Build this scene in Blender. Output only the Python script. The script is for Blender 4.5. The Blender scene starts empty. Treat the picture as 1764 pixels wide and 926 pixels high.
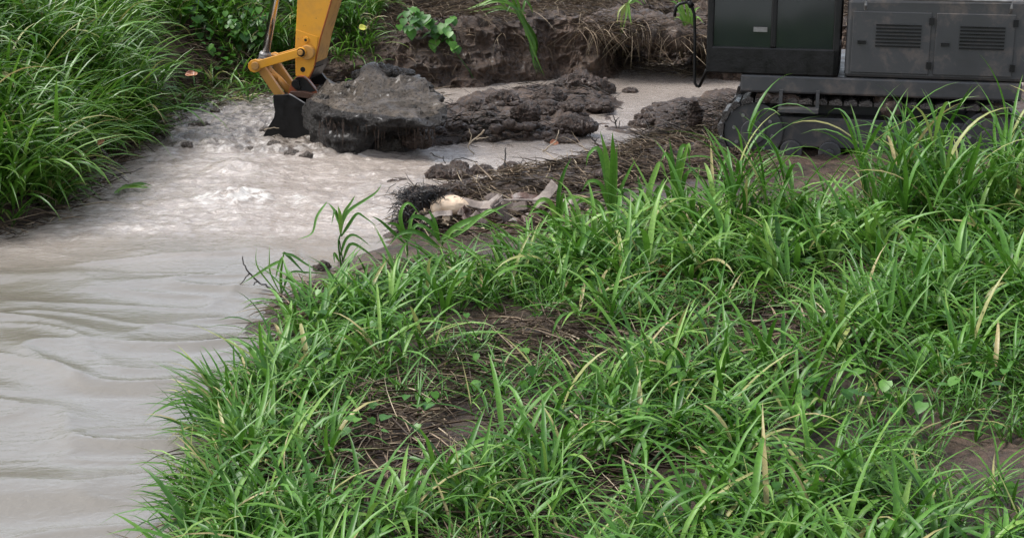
import bpy, bmesh, math, random
import numpy as np
from mathutils import Vector, Matrix

rng = np.random.default_rng(7)
random.seed(7)
sc = bpy.context.scene
COL = sc.collection

# ------------------------------------------------------------------ camera model (used to read positions on the ground)
CAMZ, PITCH, FPX, CX, CY = 3.0, math.radians(15.6), 2700.0, 882.0, 463.0
_f = np.array([0, math.cos(PITCH), -math.sin(PITCH)])
_u = np.array([0, math.sin(PITCH), math.cos(PITCH)])
_r = np.array([1.0, 0, 0])
CAMP = np.array([0, 0, CAMZ])

def ray(px, py):
    return _f + _r * ((px - CX) / FPX) + _u * ((CY - py) / FPX)

def G(px, py, z=0.0):
    d = ray(px, py)
    return CAMP + d * ((z - CAMZ) / d[2])

def GY(px, py, y):
    d = ray(px, py)
    return CAMP + d * (y / d[1])

def project(P):
    P = np.asarray(P, float) - CAMP
    dz = P @ _f
    return CX + FPX * (P @ _r) / dz, CY - FPX * (P @ _u) / dz

# ------------------------------------------------------------------ noise
def _hash(ix, iy, iz, seed):
    h = (ix.astype(np.int64) * 374761393 + iy.astype(np.int64) * 668265263 + iz.astype(np.int64) * 2147483647 + seed * 974711) & 0xFFFFFFFF
    h = ((h ^ (h >> 13)) * 1274126177) & 0xFFFFFFFF
    h = ((h ^ (h >> 16)) * 2246822519) & 0xFFFFFFFF
    h = h ^ (h >> 15)
    return (h & 0xFFFFFF).astype(np.float64) / 0xFFFFFF * 2 - 1

def noise3(x, y, z, seed=0):
    x, y, z = np.broadcast_arrays(np.asarray(x, float), np.asarray(y, float), np.asarray(z, float))
    ix, iy, iz = np.floor(x), np.floor(y), np.floor(z)
    fx, fy, fz = x - ix, y - iy, z - iz
    fx, fy, fz = [t * t * t * (t * (t * 6 - 15) + 10) for t in (fx, fy, fz)]
    r = 0
    for a in (0, 1):
        wx = fx if a else 1 - fx
        for b in (0, 1):
            wy = fy if b else 1 - fy
            for c in (0, 1):
                wz = fz if c else 1 - fz
                r = r + wx * wy * wz * _hash(ix + a, iy + b, iz + c, seed)
    return r

def noise2(x, y, seed=0):
    x, y = np.broadcast_arrays(np.asarray(x, float), np.asarray(y, float))
    ix, iy = np.floor(x), np.floor(y)
    fx, fy = x - ix, y - iy
    fx, fy = [t * t * t * (t * (t * 6 - 15) + 10) for t in (fx, fy)]
    z = np.zeros_like(ix)
    return ((1 - fx) * (1 - fy) * _hash(ix, iy, z, seed) + fx * (1 - fy) * _hash(ix + 1, iy, z, seed)
            + (1 - fx) * fy * _hash(ix, iy + 1, z, seed) + fx * fy * _hash(ix + 1, iy + 1, z, seed))

def fbm2(x, y, seed=0, oct=4, gain=0.5):
    s, a, t = 0, 1.0, 0
    c, sn = 0.8, 0.6
    for o in range(oct):
        s = s + a * noise2(x, y, seed + o * 17); t += a; a *= gain
        x, y = (c * x - sn * y) * 2.03 + 3.1, (sn * x + c * y) * 2.03 - 1.7
    return s / t

def billow2(x, y, seed=0, oct=3):
    s, a, t = 0, 1.0, 0
    for o in range(oct):
        s = s + a * (1 - 2 * np.abs(noise2(x, y, seed + o * 13))); t += a; a *= 0.5
        x, y = x * 2.07 + 1.3, y * 2.07 + 5.2
    return s / t

def fbm3(x, y, z, seed=0, oct=4, gain=0.5):
    s, a, t = 0, 1.0, 0
    for o in range(oct):
        s = s + a * noise3(x, y, z, seed + o * 17); t += a; a *= gain
        x, y, z = x * 2.03 + 3.1, y * 2.03 - 1.7, z * 2.03 + 0.9
    return s / t

def sm(t):
    t = np.clip(t, 0, 1)
    return t * t * (3 - 2 * t)

# ------------------------------------------------------------------ signed distance to polygons
def poly_px(pts, z=0.0):
    return np.array([G(a, b, z)[:2] for a, b in pts])

def sdf(poly, x, y):
    """positive inside"""
    x = np.asarray(x, float).ravel(); y = np.asarray(y, float).ravel()
    d2 = np.full(x.shape, 1e18); ins = np.zeros(x.shape, bool)
    n = len(poly)
    for i in range(n):
        ax, ay = poly[i]; bx, by = poly[(i + 1) % n]
        ex, ey = bx - ax, by - ay
        l2 = ex * ex + ey * ey + 1e-12
        t = np.clip(((x - ax) * ex + (y - ay) * ey) / l2, 0, 1)
        dx, dy = x - ax - t * ex, y - ay - t * ey
        d2 = np.minimum(d2, dx * dx + dy * dy)
        c = ((ay > y) != (by > y))
        with np.errstate(divide='ignore', invalid='ignore'):
            xi = ex * (y - ay) / (by - ay if by != ay else 1e-12) + ax
        ins ^= c & (x < xi)
    d = np.sqrt(d2)
    return np.where(ins, d, -d)

BACK_SHORE = [(-900, 470), (-300, 425), (0, 402), (60, 388), (95, 374), (108, 352), (130, 330), (150, 300), (185, 280), (240, 264),
              (272, 240), (285, 215), (300, 190), (350, 168), (400, 161), (440, 163), (480, 158), (540, 156), (600, 158), (650, 156),
              (700, 154), (760, 152), (830, 148), (900, 140), (960, 133), (1030, 134), (1060, 131), (1076, 116), (1110, 106),
              (1160, 106), (1195, 116), (1215, 130), (1260, 138), (1400, 140), (1700, 138), (2300, 130)]
LAND_BACK = np.vstack([poly_px(BACK_SHORE), [[300, 25], [300, 600], [-300, 600], [-300, 9]]])
LAND_RIGHT = np.vstack([poly_px([(300, 1400), (318, 1060), (330, 926), (350, 780), (385, 650), (430, 565), (470, 522), (492, 500), (545, 470), (580, 452),
                      (610, 436), (650, 415), (678, 390), (690, 362), (706, 342), (745, 330), (800, 322), (850, 312), (890, 302),
                      (930, 292), (980, 280), (1020, 268), (1048, 252), (1084, 234), (1092, 210), (1084, 192), (1120, 181), (1160, 170),
                      (1200, 160), (1300, 154), (1500, 152), (1800, 150), (2400, 148)]), [[300, 22], [300, -100], [-3, -100]]])
LAND_SPIT = poly_px([(628, 264), (640, 236), (690, 214), (735, 198), (765, 183), (800, 172), (850, 163), (905, 152), (960, 156), (1000, 162),
                     (1055, 166), (1075, 178), (1060, 192), (1012, 198), (1008, 212), (1018, 226), (985, 240), (905, 244), (830, 247),
                     (760, 252), (700, 259)])

PX_X = np.array([-30, -6, -3.4, -2.0, -0.9, 0.4, 2.5, 8, 30])
P_A = np.array([.3, .3, .32, .50, .62, .72, .66, .66, .6])
P_W = np.array([.6, .6, .7, .85, .50, .26, .28, .3, .5])
P_S = np.array([.5, .52, .45, .20, .16, .13, .13, .15, .2])

def terrain(x, y, detail=True):
    x = np.asarray(x, float).ravel(); y = np.asarray(y, float).ravel()
    wx = x + .10 * fbm2(x * 1.6, y * 1.6, 3, 3); wy = y + .10 * fbm2(x * 1.6 + 9, y * 1.6, 5, 3)
    far = sm((y - 17.5) / .6) * sm((x + 2.2) / 1.0)
    wy = wy + far * (.13 * billow2(x * 2.1, y * .8, 33, 3) + .06 * noise2(x * 5.3, y * 1.2, 34))
    wx = wx + .035 * noise2(x * 7, y * 7, 31); wy = wy + .035 * noise2(x * 7, y * 7, 37)
    db = sdf(LAND_BACK, wx, wy) - .20 * sm((y - 16.8) / .5) * sm((x + 2.3) / .5) * sm((9 - x) / 1.0); dr = sdf(LAND_RIGHT, wx, wy); ds = sdf(LAND_SPIT, wx, wy)
    A = np.interp(x, PX_X, P_A); W = np.interp(x, PX_X, P_W); S = np.interp(x, PX_X, P_S)
    d0 = np.maximum(db, 0)
    hb = A * sm(d0 / W) * (1 + .12 * fbm2(x * 2.2, y * 2.2, 8, 3)) + S * np.minimum(np.maximum(d0 - W * .6, 0), 5) + .05 * np.clip(d0 - 5, 0, 40)
    hb += .06 * fbm2(x * 3, y * 3, 11, 4) * sm(d0 / .4) + .015 * d0 * 0
    cliff = sm((x + 2.2) / 1.2) * sm(d0 / .08) * (1 - sm((d0 - W) / .25))
    hb += cliff * (.10 * fbm2(x * 5, y * 4, 21, 4) + .07 * billow2(x * 7, y * 9, 23)) * sm(d0 / .12)
    hb = np.where(db > 0, hb, np.maximum(-.5, db * .8))
    dd = np.maximum(dr, 0)
    hr = .05 * sm(dd / .3) + np.minimum(.07 * dd, .30) + .04 * fbm2(x * 2.5, y * 2.5, 41, 4) * sm(dd / .25)
    px, py = project(np.stack([x, y, np.zeros_like(x)], 1))
    heap = sm(1 - np.abs(y - np.interp(x, [-1.2, 0, 1.5, 3.5], [12.6, 13.2, 14.0, 14.6])) / .9) * sm((x + .7) / 1.4) * sm((3.2 - x) / 1.0)
    hr += .13 * heap * sm(dd / .3) * (1 + .5 * noise2(x * 3, y * 3, 55))
    mudr = sm((y - 13.4) / .8)
    hr += mudr * sm(dd / .15) * (.06 * billow2(x * 5, y * 5, 43) + .03 * billow2(x * 13, y * 13, 44)) - .05 * mudr
    hr = np.where(dr > 0, hr, np.maximum(-.5, dr * .8))
    d1 = np.maximum(ds, 0)
    b1 = billow2(x * 3.0 + 4, y * 2.2, 61, 3)
    hs = sm(d1 / .22) * (.035 + .075 * np.clip(d1, 0, 1.0) + .070 * b1 + .05 * billow2(x * 7, y * 7, 66, 3) + .022 * billow2(x * 18, y * 18, 67, 2))
    hs = np.where(ds > 0, hs, np.maximum(-.5, ds * .7))
    h = np.maximum(np.maximum(hb, hr), hs)
    # shallow bed shows as small mud islands around the spit
    isl = billow2(x * 2.3 + 1, y * 3.1, 71, 3)
    near = sm(1 - (-np.maximum(np.maximum(ds, dr), db)) / .9) * sm((x - .3) / .8) * sm((y - 14.2) / .6) * sm((17.8 - y) / .5)
    h = np.where(h < 0.01, np.maximum(h, -.050 + near * (.088 * isl)), h)
    return h

def hz(x, y):
    return float(terrain(np.array([x]), np.array([y]))[0])

# ------------------------------------------------------------------ mesh helpers
def mesh_np(name, V, F, mat=None, col=None, smooth=True):
    V = np.asarray(V, np.float32); F = np.asarray(F, np.int32)
    me = bpy.data.meshes.new(name)
    n, k = F.shape
    me.vertices.add(len(V)); me.vertices.foreach_set('co', V.ravel())
    me.loops.add(n * k); me.loops.foreach_set('vertex_index', F.ravel())
    me.polygons.add(n)
    me.polygons.foreach_set('loop_start', np.arange(0, n * k, k, dtype=np.int32))
    me.polygons.foreach_set('loop_total', np.full(n, k, np.int32))
    me.update(calc_edges=True)
    if smooth:
        me.polygons.foreach_set('use_smooth', np.ones(n, bool))
    if col is not None:
        a = me.color_attributes.new('var', 'FLOAT_COLOR', 'POINT')
        c = np.ones((len(V), 4), np.float32); c[:, :col.shape[1]] = col
        a.data.foreach_set('color', c.ravel())
    if mat: me.materials.append(mat)
    me.validate(clean_customdata=False)
    o = bpy.data.objects.new(name, me); COL.objects.link(o)
    return o

def mesh_pd(name, V, F, mat=None, smooth=False, bevel=0):
    me = bpy.data.meshes.new(name)
    me.from_pydata([tuple(map(float, v)) for v in V], [], F); me.update()
    if mat: me.materials.append(mat)
    if smooth:
        for p in me.polygons: p.use_smooth = True
    o = bpy.data.objects.new(name, me); COL.objects.link(o)
    if bevel:
        b = o.modifiers.new('bevel', 'BEVEL'); b.width = bevel; b.segments = 2; b.limit_method = 'ANGLE'; b.angle_limit = math.radians(35)
    return o

def tag(o, label=None, cat=None, group=None, kind=None):
    if label: o['label'] = label
    if cat: o['category'] = cat
    if group: o['group'] = group
    if kind: o['kind'] = kind
    return o

def empty(name, loc):
    o = bpy.data.objects.new(name, None); o.empty_display_size = .2
    o.location = tuple(map(float, loc)); COL.objects.link(o)
    return o

def adopt(child, parent):
    """child verts are in world coordinates; parent has a location only"""
    off = np.zeros(3); p = parent
    while p is not None:
        off += np.array(p.location); p = p.parent
    child.data.transform(Matrix.Translation(-Vector(off)))
    child.parent = parent
    return child

def recentre(o, c=None):
    """move a world-coordinate mesh's origin to its base"""
    n = len(o.data.vertices); v = np.empty(n * 3, np.float32); o.data.vertices.foreach_get('co', v); v = v.reshape(-1, 3)
    if c is None: c = np.array([v[:, 0].mean(), v[:, 1].mean(), v[:, 2].min()])
    o.data.transform(Matrix.Translation(-Vector(map(float, c)))); o.location = tuple(map(float, c))
    return o

class MB:
    def __init__(s): s.V = []; s.F = []
    def add(s, V, F):
        b = len(s.V); s.V += [tuple(map(float, v)) for v in V]; s.F += [tuple(i + b for i in f) for f in F]
    def prism(s, A, B):
        """two matching rings of points (world), closed"""
        n = len(A)
        F = [tuple(range(n)), tuple(range(2 * n - 1, n - 1, -1))]
        F += [(i, n + i, n + (i + 1) % n, (i + 1) % n) for i in range(n)]
        s.add(list(A) + list(B), F)
    def tube(s, P, r, k=10, cap=True):
        P = [Vector(map(float, p)) for p in P]; n = len(P)
        R = r if hasattr(r, '__len__') else [r] * n
        V = []; F = []
        prev = None
        for i in range(n):
            t = (P[min(i + 1, n - 1)] - P[max(i - 1, 0)]).normalized()
            if prev is None:
                a = Vector((0, 0, 1)) if abs(t.z) < .9 else Vector((1, 0, 0))
                e1 = t.cross(a).normalized()
            else:
                e1 = (prev - t * prev.dot(t)).normalized()
            prev = e1; e2 = t.cross(e1)
            for j in range(k):
                a = 2 * math.pi * j / k
                V.append(P[i] + (e1 * math.cos(a) + e2 * math.sin(a)) * R[i])
        for i in range(n - 1):
            for j in range(k):
                F.append((i * k + j, i * k + (j + 1) % k, (i + 1) * k + (j + 1) % k, (i + 1) * k + j))
        if cap: F += [tuple(range(k - 1, -1, -1)), tuple(range((n - 1) * k, n * k))]
        s.add(V, F)
    def box(s, M, x0, x1, y0, y1, z0, z1):
        c = [M @ Vector(p) for p in [(x0, y0, z0), (x1, y0, z0), (x1, y1, z0), (x0, y1, z0), (x0, y0, z1), (x1, y0, z1), (x1, y1, z1), (x0, y1, z1)]]
        s.add(c, [(0, 3, 2, 1), (4, 5, 6, 7), (0, 1, 5, 4), (1, 2, 6, 5), (2, 3, 7, 6), (3, 0, 4, 7)])
    def build(s, name, mat, parent=None, bevel=0, smooth=False):
        o = mesh_pd(name, s.V, s.F, mat, smooth, bevel)
        if parent is not None: adopt(o, parent)
        return o

# ------------------------------------------------------------------ materials
def nodes(name):
    m = bpy.data.materials.new(name); m.use_nodes = True
    nt = m.node_tree
    return m, nt, nt.nodes['Principled BSDF'], nt.nodes['Material Output']

def N(nt, t, **kw):
    n = nt.nodes.new(t)
    for k, v in kw.items():
        if k in n.inputs.keys(): n.inputs[k].default_value = v
        else: setattr(n, k, v)
    return n

def ramp(nt, src, stops):
    r = nt.nodes.new('ShaderNodeValToRGB'); e = r.color_ramp.elements
    while len(e) < len(stops): e.new(.5)
    for i, (p, c) in enumerate(stops):
        e[i].position = p; e[i].color = (*c, 1) if hasattr(c, '__len__') else (c, c, c, 1)
    nt.links.new(src, r.inputs['Fac'])
    return r

def mixc(nt, fac, a, b, mode='MIX'):
    m = nt.nodes.new('ShaderNodeMix'); m.data_type = 'RGBA'; m.blend_type = mode
    for sock, v in ((0, fac), (6, a), (7, b)):
        if isinstance(v, (int, float)): m.inputs[sock].default_value = v
        elif isinstance(v, tuple): m.inputs[sock].default_value = (*v, 1)
        else: nt.links.new(v, m.inputs[sock])
    return m.outputs[2]

def tex(nt, scale, detail=5, rough=.6, dist=0, vec=None, kind='ShaderNodeTexNoise'):
    t = nt.nodes.new(kind); t.inputs['Scale'].default_value = scale
    if 'Detail' in t.inputs: t.inputs['Detail'].default_value = detail
    if 'Roughness' in t.inputs: t.inputs['Roughness'].default_value = rough
    if 'Distortion' in t.inputs and dist: t.inputs['Distortion'].default_value = dist
    if vec is None:
        tc = nt.nodes.new('ShaderNodeTexCoord'); vec = tc.outputs['Object']
    nt.links.new(vec, t.inputs['Vector'])
    return t

def bump(nt, b, hs, strength=.5, dist=.02):
    bn = nt.nodes.new('ShaderNodeBump'); bn.inputs['Strength'].default_value = strength; bn.inputs['Distance'].default_value = dist
    nt.links.new(hs, bn.inputs['Height']); nt.links.new(bn.outputs[0], b.inputs['Normal'])
    return bn

def mat_mud(name, dark=(.018, .010, .005), mid=(.058, .035, .021), light=(.125, .084, .058), rlo=.20, rhi=.75, sc_=1.0, bst=1.0, side_shade=None, coat=.45):
    m, nt, b, o = nodes(name)
    t1 = tex(nt, 2.3 * sc_, 6, .62, .4); t2 = tex(nt, 17 * sc_, 6, .65); t3 = tex(nt, 75 * sc_, 4, .6)
    r1 = ramp(nt, t1.outputs['Fac'], [(.28, dark), (.5, mid), (.74, light)])
    r2 = ramp(nt, t2.outputs['Fac'], [(.32, (.38, .35, .33)), (.62, (1.22, 1.18, 1.15))])
    c = mixc(nt, 1.0, r1.outputs[0], r2.outputs[0], 'MULTIPLY')
    if side_shade:      # the slab: shade on its sides painted in as a darker mud colour
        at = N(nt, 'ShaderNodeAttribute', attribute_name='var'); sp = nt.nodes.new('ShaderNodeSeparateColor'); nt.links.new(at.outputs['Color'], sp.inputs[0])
        pc = mixc(nt, 1.0, side_shade, r2.outputs[0], 'MULTIPLY'); rm_ = ramp(nt, sp.outputs[0], [(.25, 0.0), (.6, 1.0)]); c = mixc(nt, rm_.outputs[0], pc, c)
    nt.links.new(c, b.inputs['Base Color'])
    rr = ramp(nt, t2.outputs['Fac'], [(.35, rlo), (.62, rhi)]); nt.links.new(rr.outputs[0], b.inputs['Roughness'])
    ad = N(nt, 'ShaderNodeMath', operation='ADD'); mu = N(nt, 'ShaderNodeMath', operation='MULTIPLY'); mu.inputs[1].default_value = .35
    nt.links.new(t3.outputs['Fac'], mu.inputs[0]); nt.links.new(t2.outputs['Fac'], ad.inputs[0]); nt.links.new(mu.outputs[0], ad.inputs[1])
    mp = nt.nodes.new('ShaderNodeMapping'); mp.inputs['Scale'].default_value = (1, 1, .16); tcc = nt.nodes.new('ShaderNodeTexCoord'); nt.links.new(tcc.outputs['Object'], mp.inputs['Vector'])
    t4 = tex(nt, 26 * sc_, 5, .65, .2, mp.outputs[0]); a2 = N(nt, 'ShaderNodeMath', operation='ADD'); m2 = N(nt, 'ShaderNodeMath', operation='MULTIPLY'); m2.inputs[1].default_value = .28
    nt.links.new(t4.outputs['Fac'], m2.inputs[0]); nt.links.new(m2.outputs[0], a2.inputs[0]); nt.links.new(ad.outputs[0], a2.inputs[1])
    bump(nt, b, a2.outputs[0], bst, .042)
    t5 = tex(nt, 3.1 * sc_, 4, .6); cw = ramp(nt, t5.outputs['Fac'], [(.46, 0.0), (.64, coat)]); nt.links.new(cw.outputs[0], b.inputs['Coat Weight'])
    b.inputs['Coat Roughness'].default_value = .16; b.inputs['Coat IOR'].default_value = 1.4
    return m

def mat_leafy(name, stops, rough=.44, trans=.28, spec=.4):
    m, nt, b, o = nodes(name)
    at = N(nt, 'ShaderNodeAttribute', attribute_name='var')
    sp = nt.nodes.new('ShaderNodeSeparateColor'); nt.links.new(at.outputs['Color'], sp.inputs[0])
    r = ramp(nt, sp.outputs[0], stops)
    t = tex(nt, 60, 3, .5)
    v = ramp(nt, t.outputs['Fac'], [(.3, .8), (.7, 1.15)])
    c = mixc(nt, 1.0, r.outputs[0], v.outputs[0], 'MULTIPLY')
    # tips slightly yellow
    tip = ramp(nt, sp.outputs[1], [(.8, 0.0), (1.0, .35)])
    c = mixc(nt, tip.outputs[0], c, (.16, .17, .04))
    nt.links.new(c, b.inputs['Base Color']); b.inputs['Roughness'].default_value = rough
    b.inputs['Specular IOR Level'].default_value = spec
    tr = nt.nodes.new('ShaderNodeBsdfTranslucent'); nt.links.new(c, tr.inputs['Color'])
    mx = nt.nodes.new('ShaderNodeMixShader'); mx.inputs[0].default_value = trans
    nt.links.new(b.outputs[0], mx.inputs[1]); nt.links.new(tr.outputs[0], mx.inputs[2]); nt.links.new(mx.outputs[0], o.inputs['Surface'])
    return m

def mat_simple(name, color, rough=.5, metal=0.0, var=.25, scale=8, bst=.15, bscale=None, spec=.5):
    m, nt, b, o = nodes(name)
    t = tex(nt, scale, 5, .6)
    v = ramp(nt, t.outputs['Fac'], [(.3, 1 - var), (.7, 1 + var)])
    c = mixc(nt, 1.0, tuple(color), v.outputs[0], 'MULTIPLY')
    nt.links.new(c, b.inputs['Base Color']); b.inputs['Metallic'].default_value = metal
    rr = ramp(nt, t.outputs['Fac'], [(.3, max(rough - .12, .04)), (.7, min(rough + .12, 1))]); nt.links.new(rr.outputs[0], b.inputs['Roughness'])
    b.inputs['Specular IOR Level'].default_value = spec
    if bst:
        t2 = tex(nt, bscale or scale * 4, 4, .6); bump(nt, b, t2.outputs['Fac'], bst, .01)
    return m

def mat_paint(name, color, rust=(.10, .035, .015), dirt=(.12, .085, .055), amount=.6, rough=.42):
    m, nt, b, o = nodes(name)
    t1 = tex(nt, 5, 8, .7, .3); t2 = tex(nt, 34, 6, .7); t3 = tex(nt, 1.6, 3, .5)
    fade = ramp(nt, t3.outputs['Fac'], [(.3, (.86, .84, .80)), (.7, (1.08, 1.05, 1.0))])
    c = mixc(nt, 1.0, tuple(color), fade.outputs[0], 'MULTIPLY')
    d = ramp(nt, t1.outputs['Fac'], [(.50, 0.0), (.72, amount)])
    c = mixc(nt, d.outputs[0], c, tuple(dirt))
    k = ramp(nt, t2.outputs['Fac'], [(.66, 0.0), (.70, .85)])
    c = mixc(nt, k.outputs[0], c, tuple(rust))
    nt.links.new(c, b.inputs['Base Color'])
    rr = ramp(nt, t1.outputs['Fac'], [(.35, rough - .08), (.7, rough + .25)]); nt.links.new(rr.outputs[0], b.inputs['Roughness'])
    bump(nt, b, t2.outputs['Fac'], .12, .006)
    return m

# ------------------------------------------------------------------ world, sun, camera
SUN_EL, SUN_AZ = math.radians(58), math.radians(-82)
w = bpy.data.worlds.new('World'); sc.world = w; w.use_nodes = True
nt = w.node_tree; bg = nt.nodes['Background']
sky = nt.nodes.new('ShaderNodeTexSky'); sky.sky_type = 'NISHITA'; sky.sun_disc = False
sky.sun_elevation = SUN_EL; sky.sun_rotation = SUN_AZ; sky.air_density = 1.0; sky.dust_density = 1.5
hs = nt.nodes.new('ShaderNodeHueSaturation'); hs.inputs['Saturation'].default_value = .44
nt.links.new(sky.outputs[0], hs.inputs['Color']); nt.links.new(hs.outputs[0], bg.inputs['Color'])
bg.inputs['Strength'].default_value = .125
sl = bpy.data.lights.new('sun', 'SUN'); sl.energy = 1.5; sl.angle = math.radians(18); sl.color = (1, .98, .955)
so = bpy.data.objects.new('sun', sl); COL.objects.link(so)
sd = Vector((math.sin(SUN_AZ) * math.cos(SUN_EL), math.cos(SUN_AZ) * math.cos(SUN_EL), math.sin(SUN_EL)))
so.rotation_euler = sd.to_track_quat('Z', 'Y').to_euler(); so.location = (0, 0, 20)

cam = bpy.data.cameras.new('camera'); cam.sensor_width = 36; cam.lens = 36 * FPX / 1764; cam.clip_end = 2000
co = bpy.data.objects.new('camera', cam); COL.objects.link(co); co.location = (0, 0, CAMZ)
co.rotation_euler = (math.pi / 2 - PITCH, 0, 0); sc.camera = co
sc.view_settings.view_transform = 'Standard'; sc.view_settings.look = 'None'; sc.view_settings.gamma = 1
sc.view_settings.exposure = EXPOSURE = 1.47
sc.render.engine = 'CYCLES'
sc.cycles.max_bounces = 6; sc.cycles.diffuse_bounces = 3; sc.cycles.glossy_bounces = 3; sc.cycles.transmission_bounces = 4; sc.cycles.transparent_max_bounces = 6

M_MUD = mat_mud('wet_mud', coat=.15, rlo=.32)
M_SLAB = mat_mud('grey_wet_mud', (.013, .010, .006), (.042, .033, .023), (.088, .072, .054), .10, .6, 2.6)
M_CLOD = mat_mud('dark_clod_mud', (.017, .010, .005), (.058, .034, .021), (.115, .076, .053), .22, .8, 2.2)
M_LUMP = mat_mud('soaked_mud', (.05, .038, .028), (.11, .087, .068), (.19, .155, .125), .12, .5, 2.5)
M_GRASS = mat_leafy('green_grass', [(0, (.018, .058, .006)), (.35, (.045, .13, .010)), (.7, (.098, .225, .022)), (.92, (.18, .31, .05)), (1.0, (.34, .28, .12))], .38, .28, .5)
M_GRASS_F = mat_leafy('broad_grass', [(0, (.018, .064, .007)), (.35, (.046, .14, .012)), (.7, (.098, .23, .026)), (.93, (.19, .32, .06)), (1.0, (.36, .29, .13))], .42, .25, .4)
M_VINE = mat_leafy('vine_leaf', [(0, (.020, .075, .010)), (.5, (.045, .15, .016)), (1, (.11, .26, .03))], .4, .35)
M_STRAW = mat_leafy('dry_straw', [(0, (.022, .016, .011)), (.35, (.065, .045, .030)), (.65, (.14, .10, .065)), (.88, (.27, .20, .13)), (1, (.42, .35, .24))], .6, .0, .3)
M_TWIG = mat_leafy('dark_twig', [(0, (.012, .010, .008)), (.5, (.03, .023, .017)), (.85, (.08, .06, .042)), (1, (.22, .17, .11))], .5, .0, .4)
M_YEL = mat_paint('yellow_machine_paint', (.60, .275, .016), amount=.3)
M_YEL2 = mat_paint('worn_yellow_paint', (.42, .21, .045), amount=.75)
M_BLACK = mat_simple('black_steel', (.007, .0062, .006), .40, .0, .5, 9, .2, None, .28)
M_RUST = mat_paint('rusty_orange_steel', (.26, .062, .018), rust=(.02, .012, .01), dirt=(.03, .018, .014), amount=.9)
M_CHROME = mat_simple('chrome_rod', (.55, .53, .50), .14, 1.0, .1, 6, .05)
M_STEEL = mat_simple('worn_steel', (.20, .19, .18), .45, .6, .3, 20, .2)
M_GREY = mat_paint('charcoal_machine_paint', (.040, .040, .042), rust=(.07, .045, .03), dirt=(.13, .10, .078), amount=.85)

# ------------------------------------------------------------------ ground sheet
def axis(lo, hi, step, outer):
    a = np.arange(lo, hi + step * .5, step)
    l = [lo - o for o in outer][::-1]; h = [hi + o for o in outer]
    return np.concatenate([l, a, h])
gx = axis(-7.0, 7.0, .036, [.2, .5, 1, 1.8, 3, 5, 9, 16, 30, 60, 120, 220])
gy = axis(5.2, 23.0, .036, [])
gy = np.concatenate([[-80, -40, -20, -8, -2, 1, 3, 4.2], gy, 23 + np.array([.2, .5, 1, 1.8, 3, 5, 9, 16, 30, 60, 120, 220, 400])])
X, Y = np.meshgrid(gx, gy); nx, ny = len(gx), len(gy)
Z = terrain(X, Y)
i = np.arange(nx * ny).reshape(ny, nx)
F = np.stack([i[:-1, :-1], i[:-1, 1:], i[1:, 1:], i[1:, :-1]], -1).reshape(-1, 4)
ground = mesh_np('ground', np.stack([X.ravel(), Y.ravel(), Z], 1), F, M_MUD)
tag(ground, kind='structure')

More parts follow.
